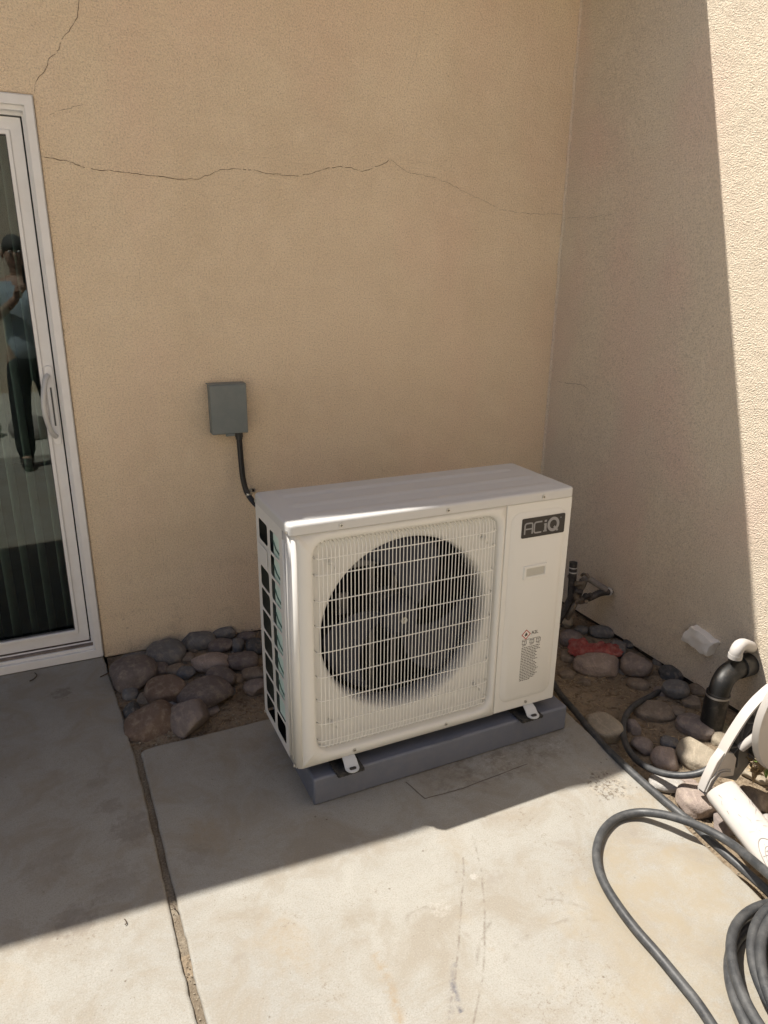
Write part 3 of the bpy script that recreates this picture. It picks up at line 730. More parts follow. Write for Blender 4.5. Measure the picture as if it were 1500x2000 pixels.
# badge and its lettering
bd = empty('badge', (.8325, -.0062, .660)); bd.parent = un
bw, bh = .083, .0325
bm = bmesh.new(); prism(bm, rrect(0, 0, bw, bh, .005, 4), -.0016, 0, 'y'); bmesh.ops.recalc_face_normals(bm, faces=bm.faces); bm_obj('badge_plate', bm, M_badge, bd)
def stroke(bm, pts, wd, y0=-.0024, y1=-.0017, closed=False):
    P = [Vector((a, b)) for a, b in pts]; n = len(P); Lf = []; Rg = []
    for i, p in enumerate(P):
        a = P[i-1] if (i or closed) else p; b = P[(i+1) % n] if (i < n-1 or closed) else p
        d1 = (p-a).normalized() if (p-a).length else (b-p).normalized(); d2 = (b-p).normalized() if (b-p).length else d1
        t = (d1+d2).normalized(); nn = Vector((-t.y, t.x)); k = wd/2/max(.5, abs(nn.dot(Vector((-d1.y, d1.x)))))
        Lf.append(p+nn*k); Rg.append(p-nn*k)
    vs = [[bm.verts.new((q.x, y, q.y)) for q in S] for S in (Lf, Rg) for y in (y0, y1)]
    m_ = n if closed else n-1
    for i in range(m_):
        j = (i+1) % n
        bm.faces.new((vs[0][i], vs[2][i], vs[2][j], vs[0][j]))
        bm.faces.new((vs[0][i], vs[0][j], vs[1][j], vs[1][i])); bm.faces.new((vs[2][i], vs[3][i], vs[3][j], vs[2][j]))
bm = bmesh.new()
stroke(bm, [(-.072, -.020), (-.072, .009), (-.070, .014), (-.066, .016), (-.050, .016), (-.0445, .0145), (-.043, .009), (-.043, -.020)], .0048); stroke(bm, [(-.069, -.003), (-.046, -.003)], .0044)
stroke(bm, [(-.007, .016), (-.029, .016), (-.034, .0145), (-.036, .010), (-.036, -.013), (-.034, -.0175), (-.029, -.019), (-.008, -.019)], .0048)
stroke(bm, [(.0065, .0195), (.0065, .0125)], .0085); stroke(bm, [(.0005, .0055), (.0045, .0055), (.0048, .0055)], .004)
stroke(bm, [(.0070, .0080), (.0070, -.0195)], .0085); stroke(bm, [(-.001, -.0175), (.013, -.0175)], .0046)
stroke(bm, [(.0375+.0185*math.cos(2*math.pi*k/28), .001+.0195*math.sin(2*math.pi*k/28)) for k in range(28)], .0095, closed=True)
stroke(bm, [(.040, -.006), (.046, -.0125), (.056, -.0215)], .0068, -.0029, -.0025)
stroke(bm, [(.0655+.0018*math.cos(2*math.pi*k/10), .020+.0018*math.sin(2*math.pi*k/10)) for k in range(10)], .0008, closed=True)
bmesh.ops.recalc_face_normals(bm, faces=bm.faces); bm_obj('lettering', bm, M_letter, bd)
# hazard marking and printed notice
def text_mesh(s, size, loc, m, parent, name, ext=.0002):
    c = bpy.data.curves.new('font_tmp', 'FONT'); c.body = s; c.size = size; c.extrude = ext
    o = bpy.data.objects.new('tmp', c); C.objects.link(o); dg = bpy.context.evaluated_depsgraph_get(); dg.update()
    me = bpy.data.meshes.new_from_object(o.evaluated_get(dg)); bpy.data.objects.remove(o); me.materials.clear()
    q = link(name, me, m, parent); q.location = loc; q.rotation_euler = (R(90), 0, 0); return q
nb = empty('warning_label', (.80, -.0062, .283)); nb.parent = un
bm = bmesh.new(); stroke(bm, [(0, .0165), (-.0165, 0), (0, -.0165), (.0165, 0)], .0026, -.0009, -.0004, closed=True); bmesh.ops.recalc_face_normals(bm, faces=bm.faces); bm_obj('hazard_diamond', bm, M_red, nb)
bm = bmesh.new(); prism(bm, [(0, .0145), (-.0145, 0), (0, -.0145), (.0145, 0)], -.0004, -.0001, 'y'); bmesh.ops.recalc_face_normals(bm, faces=bm.faces); bm_obj('diamond_field', bm, M_white_lbl, nb)
bm = bmesh.new(); prism(bm, [(-.004, -.006), (-.006, -.001), (-.003, .003), (-.0005, .009), (.002, .004), (.0045, .003), (.0055, -.003), (.003, -.007), (.001, -.003), (-.001, -.007)], -.0009, -.0005, 'y'); bmesh.ops.recalc_face_normals(bm, faces=bm.faces); bm_obj('flame_symbol', bm, M_ink, nb)
text_mesh('A2L', .017, (.021, -.0006, -.0035), M_ink, nb, 'lettering')
bm = bmesh.new(); rnd = random.Random(3)
# three pictograms: manual, service technician manual, tilted booklet
for cx_ in (-.005, .026, .052):
    stroke(bm, [(cx_-.008, -.036), (cx_-.008, -.023), (cx_, -.025), (cx_+.008, -.023), (cx_+.008, -.036), (cx_, -.038)], .0015, -.0006, -.0002, closed=True)
    stroke(bm, [(cx_, -.036), (cx_, -.026)], .0012, -.0006, -.0002)
    stroke(bm, [(cx_-.008, -.0415), (cx_+.007, -.0415)], .0010, -.0006, -.0002)
stroke(bm, [(-.014, -.0195), (.058, -.0195)], .0009, -.0006, -.0002)
wid = [72, 68, 75, 60, 64, 58, 62, 55, 66, 50, 58, 64, 60, 68, 72, 66, 62, 70, 62, 56, 40]
for k, wd in enumerate(wid):
    z = -.049-.0062*k; x = -.014
    while x < -.014+wd*.001:
        l_ = rnd.uniform(.004, .011); stroke(bm, [(x, z), (min(x+l_, -.014+wd*.001+.002), z)], .0021, -.0006, -.0002); x += l_+.0018
bmesh.ops.recalc_face_normals(bm, faces=bm.faces); bm_obj('printed_notice', bm, M_ink, nb)
# mounting feet and the rubber pads under them
def foot(x):
    f = empty('foot', (x, 0, 0)); f.parent = un
    bm = bmesh.new(); n = 12
    prof2 = [(-.020, .045, .0), (-.020, .004, -.002), (-.0215, -.012, -.010), (-.022, -.026, -.0235)]
    rows = []
    for (hw2, y, z) in prof2: rows.append([bm.verts.new((-hw2*(1-2*j/8)*-1 if False else hw2-2*hw2*j/8, y, z)) for j in range(9)])
    tip = [bm.verts.new((.022*math.cos(math.pi*j/8), -.030-.022*math.sin(math.pi*j/8), -.0250)) for j in range(9)]
    tip = [bm.verts.new((-.022*math.cos(math.pi*j/8), -.030-.022*math.sin(math.pi*j/8), -.0250)) for j in range(9)]
    rows.append(tip)
    for a, b in zip(rows, rows[1:]):
        for j in range(8): bm.faces.new((a[j], a[j+1], b[j+1], b[j]))
    for v in [v for v in bm.verts if not v.link_faces]: bm.verts.remove(v)
    bmesh.ops.recalc_face_normals(bm, faces=bm.faces)
    o = bm_obj('foot_bracket', bm, mat('white_bracket', (.50, .52, .54), .4), f, auto=60); sd = o.modifiers.new('t', 'SOLIDIFY'); sd.thickness = .004
    b2 = o.modifiers.new('b', 'BEVEL'); b2.width = .001; b2.segments = 2
    bm = bmesh.new(); prism(bm, rrect(0, -.036, .011, .0062, .006, 5), -.0235, -.0190); bmesh.ops.recalc_face_normals(bm, faces=bm.faces); bm_obj('bolt_slot', bm, M_hole, f)
    return f
foot(.166); foot(.838); f3 = foot(.166); f3.location.y = D; f3.rotation_euler.z = R(180); f4 = foot(.838); f4.location.y = D; f4.rotation_euler.z = R(180)
cs, sn = math.cos(UR), math.sin(UR)
def ulocal(x, y): return (UX+cs*x-sn*y, UY+sn*x+cs*y)
for x, y, lb in ((.160, 0, 'black rubber pad under the foot nearest the door'), (.832, 0, 'black rubber pad under the front foot beside the rocks along the wing wall')):
    bm = bmesh.new(); add_box(bm, (-.043, -.040, 0), (.043, .050, .009))
    for k in range(7): add_box(bm, (-.045, -.036+k*.012, .0005), (-.0432, -.030+k*.012, .0085))
    for k in range(7): add_box(bm, (-.040+k*.012, -.0418, .0005), (-.034+k*.012, -.0402, .0085))
    o = bm_obj('rubber_pad', bm, M_rubber); xx, yy = ulocal(x, y); o.location = (xx, yy, .0965); o.rotation_euler.z = UR
    tag(o, lb, 'rubber pad', 'rubber pads under the unit feet')

# ================================================================= ELECTRICAL BOX AND CONDUIT
eb = empty('disconnect_box', (.5665, 0, 1.0185)); tag(eb, 'small grey metal electrical box on the tan wall above the black conduit', 'electrical box')
hx, hz = .0735, .102
box('box_body', (-hx+.003, -.052, -hz+.004), (hx-.003, -.001, hz-.003), M_ebox, eb, bevel=.002)
bm = bmesh.new(); add_box(bm, (-hx, -.066, -hz+.006), (hx, -.054, hz))
cv = bm_obj('cover', bm, M_ebox, eb, bevel=.003, seg=2, auto=35)
box('cover_hood', (-hx-.0015, -.058, hz-.0005), (hx+.0015, -.001, hz+.0035), M_ebox, eb, bevel=.001)
box('hasp', (-.018, -.064, -hz-.004), (.018, -.0545, -hz+.0055), M_ebox, eb, bevel=.001)
bm = bmesh.new(); add_tube(bm, [(.042, -.030, -hz+.004), (.042, -.030, -hz-.016)], .0165, 16); add_tube(bm, [(.042, -.030, -hz-.016), (.042, -.030, -hz-.026)], .0145, 16); bm_obj('conduit_fitting', bm, mat('dark_fitting', (.03, .032, .033), .5), eb, auto=40)
cp = [Vector((.6085, -.030, .893)), Vector((.6095, -.032, .84)), Vector((.611, -.034, .78)), Vector((.614, -.038, .72)), Vector((.624, -.050, .665)), Vector((.645, -.085, .625)), Vector((.675, -.16, .60)), Vector((.70, -.30, .585)), Vector((.71, -.46, .58)), Vector((.70, -.60, .58)), Vector((.70, -.86, .585))]
cn = tag(empty('electrical_conduit', (.6085, -.03, .89)), 'black flexible conduit hanging from the grey box to the unit', 'conduit')
o = tube('conduit_hose', [p-Vector((.6085, -.03, .89)) for p in spline(cp, 8)], .0118, M_whip, cn, n=14)
st = empty('strap', (.021, -.025, -.235)); st.parent = cn
bm = bmesh.new(); add_tube(bm, [(0, 0, -.006), (.002, -.001, .006)], .0138, 16); bm_obj('strap_loop', bm, M_zinc, st, auto=40)
bm = bmesh.new(); add_box(bm, (.013, .045, -.006), (.040, .0475, .010)); add_tube(bm, [(.014, .0, 0), (.020, .03, .002), (.024, .044, .003)], .003, 6); bm_obj('strap_tab', bm, M_zinc, st)
bm = bmesh.new(); add_tube(bm, [(.030, .040, .003), (.030, .0448, .003)], .006, 12); bm_obj('screw', bm, M_hole, st)

# ================================================================= ROCKS
RM = {'mauve': rock_mat('mauve_stone', (.145, .122, .114)), 'grey': rock_mat('grey_stone', (.150, .148, .147)), 'brown': rock_mat('brown_stone', (.19, .155, .122)),
      'pink': rock_mat('pink_granite', (.29, .235, .205), .5), 'tan': rock_mat('tan_stone', (.30, .26, .20), .3), 'dark': rock_mat('dark_slate_stone', (.075, .077, .080)),
      'pale': rock_mat('pale_speckled_granite', (.36, .345, .325), .5), 'rose': rock_mat('rose_quartz_stone', (.205, .172, .158), .3), 'olive': rock_mat('olive_stone', (.17, .155, .105), .3),
      'rust': rock_mat('rusty_brown_stone', (.155, .112, .088), .3)}
def rock(px, py, hwp, hhp, kind, label, tilt=0, ang=0, sink=.35, group=None, zb=None, seed=None, flat=1.0, at=None, size=None):
    rnd = random.Random(seed if seed is not None else int(px*7+py*13))
    if at is None:
        p = G(px, py, (-.02 if px < 700 else -.045) if zb is None else zb+.02); dist = (p-CAM).dot(Fw)
        a = hwp/FPX*dist; hh = hhp/FPX*dist
        b = min(1.30*hh, a*1.5); c = max(.80*hh, .35*a)*flat
        b = min(b, a*1.25+.01)
        z0 = soil_z(p.x, p.y) if zb is None else zb
        loc = Vector((p.x, p.y, z0+c*(1-2*sink)+.002)); base = math.atan2(-math.sin(YAW), math.cos(YAW))
        d = (loc-CAM); view = math.atan2(d.y, d.x)-math.pi/2
        # the pixel gave the middle of the visible stone: keep the middle on that ray
        q = G(px, py, loc.z+.10*c); loc.x, loc.y = q.x, q.y
    else: loc = Vector(at); a, b, c = size; view = rnd.uniform(0, 3)
    bm = bmesh.new(); bmesh.ops.create_icosphere(bm, subdivisions=4, radius=1)
    off = Vector((rnd.uniform(0, 50), rnd.uniform(0, 50), rnd.uniform(0, 50)))
    for v in bm.verts:
        d = v.co.normalized(); e = 2.5
        r = 1/((abs(d.x)**e+abs(d.y)**e+abs(d.z)**e)**(1/e))
        r *= 1+.13*noise.noise(d*1.1+off)+.05*noise.noise(d*2.6+off)+(.02+.03*ang)*noise.noise(d*6+off)
        v.co = d*r
    for _ in range(int(ang*9)):
        n = Vector((rnd.gauss(0, 1), rnd.gauss(0, 1), rnd.gauss(0, .8))).normalized(); h = rnd.uniform(.66, .86)
        for v in bm.verts:
            k = v.co.dot(n)-h
            if k > 0: v.co -= n*k*.93
    for v in bm.verts: v.co = Vector((v.co.x*a, v.co.y*b, v.co.z*c))
    o = bm_obj('rock', bm, RM[kind], auto=62 if ang else None, smooth=not ang)
    o.location = loc; o.rotation_euler = (rnd.uniform(-.1, .1), rnd.uniform(-.08, .08), view - R(tilt))
    tag(o, label, 'rock', group); return o
GL = 'rocks heaped between the door and the unit'
def zL(x, y): return (180+x/3.75, 1180+y/3.75)
def zR(x, y): return (1050+x/3.3333, 1050+y/3.3333)
def zS(x, y): return (1050+x/3.3333, 1330+y/3.3333)
LS = [
 (310, 500, 140, 118, 'mauve', 'largest smooth mauve stone, at the corner of the patio slab near the door', -8, 0, .25),
 (535, 365, 125, 92, 'grey', 'big rounded grey stone touching the wall next to the large mauve one', -20, 0, .25),
 (775, 267, 110, 72, 'grey', 'smooth grey egg-shaped stone lying against the wall', 0, 0, .25),
 (965, 205, 75, 50, 'grey', 'grey stone farthest back against the wall below the conduit', 0, 0, .25),
 (940, 300, 76, 50, 'mauve', 'mauve stone in front of the rearmost grey stone', 12, 0, .25),
 (1066, 300, 42, 54, 'grey', 'small upright oval grey stone near the back wall', 0, 0, .3),
 (1195, 310, 62, 62, 'dark', 'dark stone partly hidden behind the side guard of the unit', 0, 0, .25),
 (870, 422, 120, 68, 'pink', 'pale pink speckled stone on top of the heap', 12, .15, .1),
 (1100, 410, 104, 64, 'mauve', 'dark mauve oblong stone right of the pale pink speckled one', 5, 0, .2),
 (1180, 508, 86, 44, 'brown', 'low brown stone beside the side guard of the unit', 8, 0, .3),
 (1195, 605, 74, 56, 'rose', 'flat rose stone with a pale rim by the side guard', 12, .2, .3),
 (940, 540, 90, 78, 'mauve', 'blunt dark mauve stone below the pale pink speckled one', -30, .25, .2),
 (490, 480, 60, 55, 'mauve', 'small mauve stone wedged behind the largest one', 0, 0, .3),
 (610, 482, 62, 50, 'brown', 'small dusty brown stone in the middle of the heap', 20, .2, .35),
 (550, 622, 136, 104, 'rust', 'brown block-shaped stone with a rusty patch in the middle front', -12, .5, .2),
 (828, 650, 165, 108, 'mauve', 'long smooth mauve stone slanting down in the front row', -26, 0, .25),
 (715, 818, 122, 124, 'rose', 'pinkish angular rock with a broken facet at the front of the heap', 0, .7, .25),
 (430, 855, 150, 150, 'rust', 'wide reddish angular rock sunk in the soil at the slab corner', 15, .8, .42),
 (280, 655, 50, 46, 'grey', 'small grey stone under the largest mauve one', 0, 0, .3),
 (565, 742, 58, 42, 'pale', 'pale chipped stone behind the pinkish angular rock', 20, .8, .35),
 (290, 775, 52, 58, 'dark', 'dark half buried stone beside the slab edge', 0, .4, .5),
 (325, 400, 95, 46, 'grey', 'flat blue grey stone between the largest stone and the wall', 14, .5, .3),
 (880, 775, 60, 30, 'rose', 'low flat chip of stone right of the pinkish angular rock', -25, .6, .4),
 (690, 500, 62, 46, 'grey', 'grey stone in the gap at the middle of the heap', 10, .3, .3),
 (1060, 545, 44, 34, 'brown', 'little brown stone right of the blunt dark mauve one', 0, .3, .3),
 (1010, 640, 36, 26, 'grey', 'little grey pebble at the right end of the long smooth mauve stone', 0, .2, .3),
 (745, 330, 40, 26, 'brown', 'brown pebble tucked under the egg-shaped grey stone', 0, .3, .3),
 (1130, 235, 60, 36, 'mauve', 'mauve stone at the wall just beside the unit', 0, .2, .3),
 (390, 690, 52, 40, 'brown', 'dusty brown stone between the rusty brown and the sunken reddish rock', 0, .4, .35),
 (700, 395, 48, 40, 'brown', 'dusty stone sunk in soil below the egg-shaped grey one', 0, .3, .4),
]
for x, y, a, b, k, lb, tl, an, sk in LS:
    q = zL(x, y); rock(q[0], q[1], a/3.75*1.13, b/3.75*1.13, k, lb, tl, max(an, .12), sk, GL)
GR = 'rocks in the bed along the wing wall'
RS = [
 (185, 545, 45, 46, 'tan', 'round tan stone behind the unit under the pipework', 0, 0, .2),
 (215, 655, 74, 58, 'rose', 'smooth mauve pink stone between the unit and the red cloth', 0, 0, .2),
 (290, 600, 48, 32, 'grey', 'small grey stone behind the mauve pink one', 0, 0, .3),
 (415, 612, 80, 46, 'grey', 'grey stone close to the wing wall above the red cloth', -20, 0, .25),
 (390, 825, 152, 76, 'pink', 'large flat pinkish brown stone just below the red cloth', -12, .25, .25),
 (520, 722, 55, 62, 'grey', 'grey stone at the tail of the red cloth', 0, 0, .3),
 (645, 825, 95, 80, 'rose', 'round pink stone near the middle of the wing wall bed', 5, 0, .15),
 (590, 692, 40, 30, 'dark', 'small dark stone beside the gap under the wing wall', 0, .2, .3),
 (780, 810, 34, 26, 'grey', 'little grey chip beside the gap under the wing wall', 0, .4, .3),
 (872, 882, 80, 54, 'dark', 'dark slate stone leaning under the white block', -20, .2, .25),
 (900, 982, 82, 68, 'grey', 'smooth round blue grey stone below the white block', 0, 0, .15),
 (1050, 990, 60, 44, 'brown', 'brown stone touching the black drain pipe', -12, 0, .3),
 (655, 952, 72, 42, 'brown', 'dusty half buried stone below the round pink one', -8, .3, .4),
 (1005, 1070, 76, 48, 'brown', 'rough brown stone in front of the black drain pipe', 10, .6, .35),
 (750, 1132, 135, 76, 'brown', 'broad dusty stone encircled by the bent black hose', -12, .3, .42),
 (430, 1235, 105, 105, 'tan', 'large tapering tan stone between the two black hoses', -40, .2, .35),
 (620, 1235, 45, 60, 'rose', 'small pinkish stone inside the bend of the hose', -30, .1, .4),
 (1030, 1230, 130, 74, 'rose', 'mauve brown stone left of the olive slab rock', 15, .3, .35),
 (1140, 1238, 132, 62, 'olive', 'olive angular slab rock with a pale broken edge', -8, .8, .25),
 (195, 772, 62, 42, 'brown', 'brown dusty stone half hidden by the unit', 0, .2, .35),
 (470, 560, 44, 30, 'mauve', 'mauve pebble in the corner behind the red cloth', 0, .3, .3),
 (700, 720, 44, 30, 'brown', 'brown pebble behind the round pink stone', 0, .3, .3),
 (560, 870, 34, 26, 'grey', 'small grey pebble between the flat pinkish stone and the round pink one', 0, .3, .35),
 (800, 1000, 46, 32, 'rose', 'pinkish pebble left of the smooth round blue grey stone', 0, .3, .4),
 (900, 1130, 60, 40, 'brown', 'brown stone between the broad dusty stone and the drain pipe', 10, .4, .4),
 (300, 940, 46, 30, 'brown', 'crumbly brown stone in the bare soil behind the pad corner', 0, .5, .45),
 (860, 1330, 60, 40, 'grey', 'grey stone behind the big sunlit cream stone', 0, .3, .35),
 (190, 890, 52, 34, 'brown', 'flat crumbly stone at the rear corner of the pad', 0, .5, .4),
]
for x, y, a, b, k, lb, tl, an, sk in RS:
    q = zR(x, y); rock(q[0], q[1], a/3.3333, b/3.3333, k, lb, tl, max(an, .12), sk, GR)
SS = [
 (680, 418, 70, 58, 'rose', 'round pink brown stone on the shadow edge inside the hose bend', 0, 0, .25),
 (835, 500, 86, 72, 'pink', 'blunt pink stone half in sun above the hose', -5, .2, .25),
 (1060, 492, 146, 104, 'tan', 'biggest sunlit cream stone, behind the arched reel frame', 0, .25, .3),
 (850, 672, 122, 50, 'pale', 'long speckled grey stone with a dark end below the hose', -14, .1, .25),
 (1050, 775, 150, 112, 'pink', 'wedge shaped pinkish granite rock under the foot of the reel', -14, .6, .3),
 (1205, 930, 78, 68, 'rose', 'mauve pink angular rock beside the white beam of the reel', -35, .6, .3),
 (1412, 812, 46, 60, 'pink', 'rounded pink stone on the wall side of the white beam', 0, 0, .25),
 (1400, 760, 120, 66, 'brown', 'heavy square edged brown rock behind the white beam', 0, 1.0, .1),
 (1415, 622, 84, 34, 'tan', 'flat tan stone on top of the square edged brown rock', 8, .5, .2),
 (1475, 548, 56, 30, 'pink', 'small pale stone among the weeds', 0, .3, .2),
 (985, 655, 52, 20, 'pink', 'thin pink stone under the hose by the reel foot', -8, .3, .3),
 (1180, 375, 50, 46, 'tan', 'small cream stone touching the arched reel frame', 0, .2, .25),
 (1495, 905, 34, 44, 'pale', 'pale small stone at the frame edge beside the white beam', 0, .2, .25),
]
for x, y, a, b, k, lb, tl, an, sk in SS:
    q = zS(x, y); rock(q[0], q[1], a/3.3333, b/3.3333, k, lb, tl, max(an, .12), sk, GR)
# boulders across the patio (mirrored in the glass)
for i, (x, y, s, k, lb) in enumerate([(-1.1, -4.35, .22, 'pale', 'pale boulder across the patio, nearest the open side'), (-.66, -4.5, .17, 'pink', 'pinkish boulder across the patio behind the photographer'), (-.25, -4.4, .2, 'pale', 'pale boulder across the patio behind the legs of the photographer'),
                                    (.15, -4.55, .16, 'tan', 'tan boulder across the patio'), (-1.55, -4.6, .2, 'rose', 'mauve boulder across the patio at the end of the row')]):
    rock(0, 0, 0, 0, k, lb, ang=.3, at=(x, y, .08), size=(s, s*.8, s*.6), group='boulders across the patio', seed=i+5)

# ================================================================= RED CLOTH
q = zR(372, 705); p = G(*q, -.0)
bm = bmesh.new(); n1, n2 = 40, 20; rows = []
for i in range(n1+1):
    row = []
    for j in range(n2+1):
        u = i/n1*2-1; v_ = j/n2*2-1
        r = 1+.22*noise.noise(Vector((u*2, v_*2, 3))); pin = .62+.38*abs(math.sin(u*1.9))
        x = u*.115*math.sqrt(max(0, 1-.25*v_*v_))*r; y = v_*.062*math.sqrt(max(0, 1-.55*u*u))*pin*r
        z = .022*(1-max(abs(u), abs(v_))**3)+.020*noise.noise(Vector((u*3, v_*2.5, 9)))+.016*abs(noise.noise(Vector((u*6, v_*3, 2))))-.016*math.exp(-((u+.15)*6)**2)
        row.append(bm.verts.new((x, y, z)))
    rows.append(row)
for a, b in zip(rows, rows[1:]):
    for j in range(n2): bm.faces.new((a[j], b[j], b[j+1], a[j+1]))
rc = bm_obj('red_cloth', bm, M_redrag, smooth=True); rc.location = (p.x, p.y, soil_z(p.x, p.y)+.055); rc.rotation_euler = (R(16), 0, -YAW-.25)
sd = rc.modifiers.new('t', 'SOLIDIFY'); sd.thickness = .006; tag(rc, 'crumpled red cloth lying on the rocks behind the unit', 'cloth')

# ================================================================= PIPEWORK IN THE CORNER
A0 = RW(1190, 1155)
pw = tag(empty('hose_bib_assembly', A0), 'dark tangle of pipes and brass valves low on the wing wall beside the unit', 'pipework')
def RP(px, py, off): return RW(px, py, off)-A0
M_wh = mat('chalky_ring', (.55, .53, .50), .6)
tube('wall_pipe', spline([RP(1194, 1155, -.01), RP(1188, 1156, .03), RP(1172, 1158, .08), RP(1155, 1166, .12), RP(1140, 1172, .15)], 5), .016, M_pipe, pw)
tube('wall_collar', [RP(1189, 1155, .022), RP(1186, 1156, .036)], .021, M_wh, pw)
tube('upper_pipe', spline([RP(1184, 1152, .05), RP(1165, 1140, .09), RP(1148, 1130, .12), RP(1140, 1133, .15)], 5), .015, plastic('grey_pvc', (.17, .155, .15), .7, 60, .2, .2, .3), pw)
tube('riser', [RP(1120, 1098, .19), RP(1116, 1165, .19)], .0185, M_pipe, pw)
for yy in (1107, 1116): tube('riser_band', [RP(1119.4, yy, .19), RP(1119.2, yy+2, .19)], .0197, M_wh, pw)
tube('valve_body', spline([RP(1140, 1133, .15), RP(1135, 1145, .16), RP(1126, 1160, .175), RP(1130, 1172, .17), RP(1142, 1170, .15)], 4), [.019]*17, M_brass, pw, n=10)
for k in range(16):
    a = RP(1112+random.uniform(0, 40), 1122+random.uniform(0, 60), .17+random.uniform(-.03, .03)); r = random.uniform(.006, .014)
    d = Vector((random.uniform(-1, 1), random.uniform(-1, 1), random.uniform(-1, 1))).normalized()*r*1.4
    tube('valve_fitting', [a-d, a+d], r, M_brass if k % 3 else M_pipe, pw, n=8)
tube('valve_handle', spline([RP(1136, 1124, .18), RP(1140, 1121, .18), RP(1147, 1123, .18), RP(1150, 1130, .18)], 4), .007, M_brass, pw, n=8)
tube('lower_pipe', spline([RP(1118, 1162, .19), RP(1110, 1178, .2), RP(1100, 1196, .22), RP(1090, 1215, .24)], 4), .017, M_pipe, pw)
tube('lower_pipe', spline([RP(1128, 1170, .16), RP(1120, 1186, .19), RP(1108, 1208, .2)], 4), .012, M_brass, pw)

# white plaster block on the wing wall
a = RW(1361, 1253); bk = empty('wall_block', a); tag(bk, 'rough white block stuck on the foot of the wing wall', 'block')
bm = bmesh.new()
c4 = [RW(x, y, .036)-a for x, y in ((1329, 1250), (1347, 1222), (1394, 1257), (1379, 1283))]
bb = [v+Vector((.075, 0, 0)) for v in c4]
vv = [bm.verts.new(v) for v in c4]+[bm.verts.new(v) for v in bb]
for f in ((0, 1, 2, 3), (4, 7, 6, 5), (0, 4, 5, 1), (1, 5, 6, 2), (2, 6, 7, 3), (3, 7, 4, 0)): bm.faces.new([vv[i] for i in f])
bmesh.ops.recalc_face_normals(bm, faces=bm.faces); bmesh.ops.subdivide_edges(bm, edges=bm.edges, cuts=7, use_grid_fill=True)
for v in bm.verts: v.co += Vector((1, 1, 1))*.006*noise.noise(v.co*45)+Vector((-1, .6, .8))*.009*noise.noise(v.co*19)
bm_obj('plaster_body', bm, M_plaster, bk, auto=50, bevel=.002)

# white elbow and black drain
e0 = RW(1466, 1265); we = tag(empty('pvc_elbow', e0), 'white plastic elbow pipe turning down over the black drain', 'pipe')
ep = [RW(1470, 1264, -.02), RW(1462, 1262, .04), RW(1452, 1259, .085), RW(1444, 1262, .115), RW(1438, 1272, .13), RW(1435, 1284, .13)]
tube('elbow', [p-e0 for p in spline(ep, 6)], .0225, M_pvc, we, n=18)
tube('socket_rim', [ep[-2].lerp(ep[-1], .4)-e0, ep[-1]-e0+Vector((0, 0, -.001))], .0248, M_pvc, we, n=18)
d0 = RW(1452, 1302); dp = tag(empty('drain_pipe', d0), 'thick black plastic drain pipe bending from the wing wall into the soil', 'pipe')
dd = [RW(1464, 1296, -.02), RW(1452, 1298, .04), RW(1436, 1306, .10), RW(1420, 1318, .145), RW(1410, 1334, .175), RW(1403, 1356, .185)]
tube('elbow', [p-d0 for p in spline(dd, 6)], .0375, M_abs, dp, n=22)
tube('coupling', [RW(1462, 1297, .004)-d0, RW(1441, 1303, .085)-d0], .043, M_abs, dp, n=24)
b0 = RW(1403, 1352, .185); b1 = Vector((b0.x-.01, b0.y-.0, -.11))
tube('lower_pipe', [b0-d0, b1-d0], .0415, M_abs, dp, n=24)
tube('metal_ring', [b0-d0+Vector((0, 0, -.006)), b0-d0+Vector((0, 0, -.013))], .0430, mat('dull_ring', (.34, .32, .30), .45, .6), dp, n=24)

# ================================================================= HOSES
HR = .0122
def z7(x, y): return (1050+x/3.3333, 1560+y/3.3333)
hl = [(1700, 640), (1590, 560), (1480, 470), (1380, 385), (1250, 285), (1100, 200), (950, 140), (800, 100), (650, 90), (520, 125), (430, 205), (388, 310), (388, 420), (432, 545), (520, 690), (640, 850), (780, 1010), (920, 1180), (1040, 1330), (1140, 1480), (1240, 1640)]
hz_ = {0: .10, 1: .11, 2: .10, 3: .075, 4: .05, 5: .045, 6: .045, 7: .03, 8: .01}
pts = [G(*z7(x, y), .0) for x, y in hl]
pts = [G(*z7(x, y), HR+hz_.get(i, 0)) for i, (x, y) in enumerate(hl)]
o = tube('garden_hose', spline(pts, 8), HR, M_hose, n=16); tag(o, 'black rubber hose laid in a wide loop across the sunny concrete', 'hose', 'black garden hoses')
h2 = [((100, 10), -.05), ((150, 90), -.045), ((250, 205), -.03), ((335, 310), -.02), ((430, 420), -.012), ((560, 545), -.006), ((700, 672), -.004), ((850, 800), 0.0), ((940, 875), .0), ((1010, 925+0), 0), ((1080, 995), .0), ((1200, 1105), 0), ((1330, 1218), 0), ((1500, 1370), 0), ((1650, 1520), 0)]
o = tube('garden_hose', spline([G(*zS(x, y), HR+z) for (x, y), z in h2], 8), HR, M_hose, n=16); tag(o, 'straight black hose running along the edge of the concrete past the pad', 'hose', 'black garden hoses')
h3 = [((800, 60), -.075), ((735, 100), -.06), ((640, 150), -.045), ((575, 225), -.045), ((556, 320), -.045), ((580, 425), -.042), ((645, 515), -.035), ((745, 578), -.02), ((870, 612), .0), ((990, 612), .02), ((1080, 590), .04), ((1160, 545), .06), ((1260, 520), .07)]
o = tube('garden_hose', spline([G(*zS(x, y), HR+z) for (x, y), z in h3], 8), HR*.92, M_hose, n=16); tag(o, 'black hose curving through the rocks and up to the reel', 'hose', 'black garden hoses')
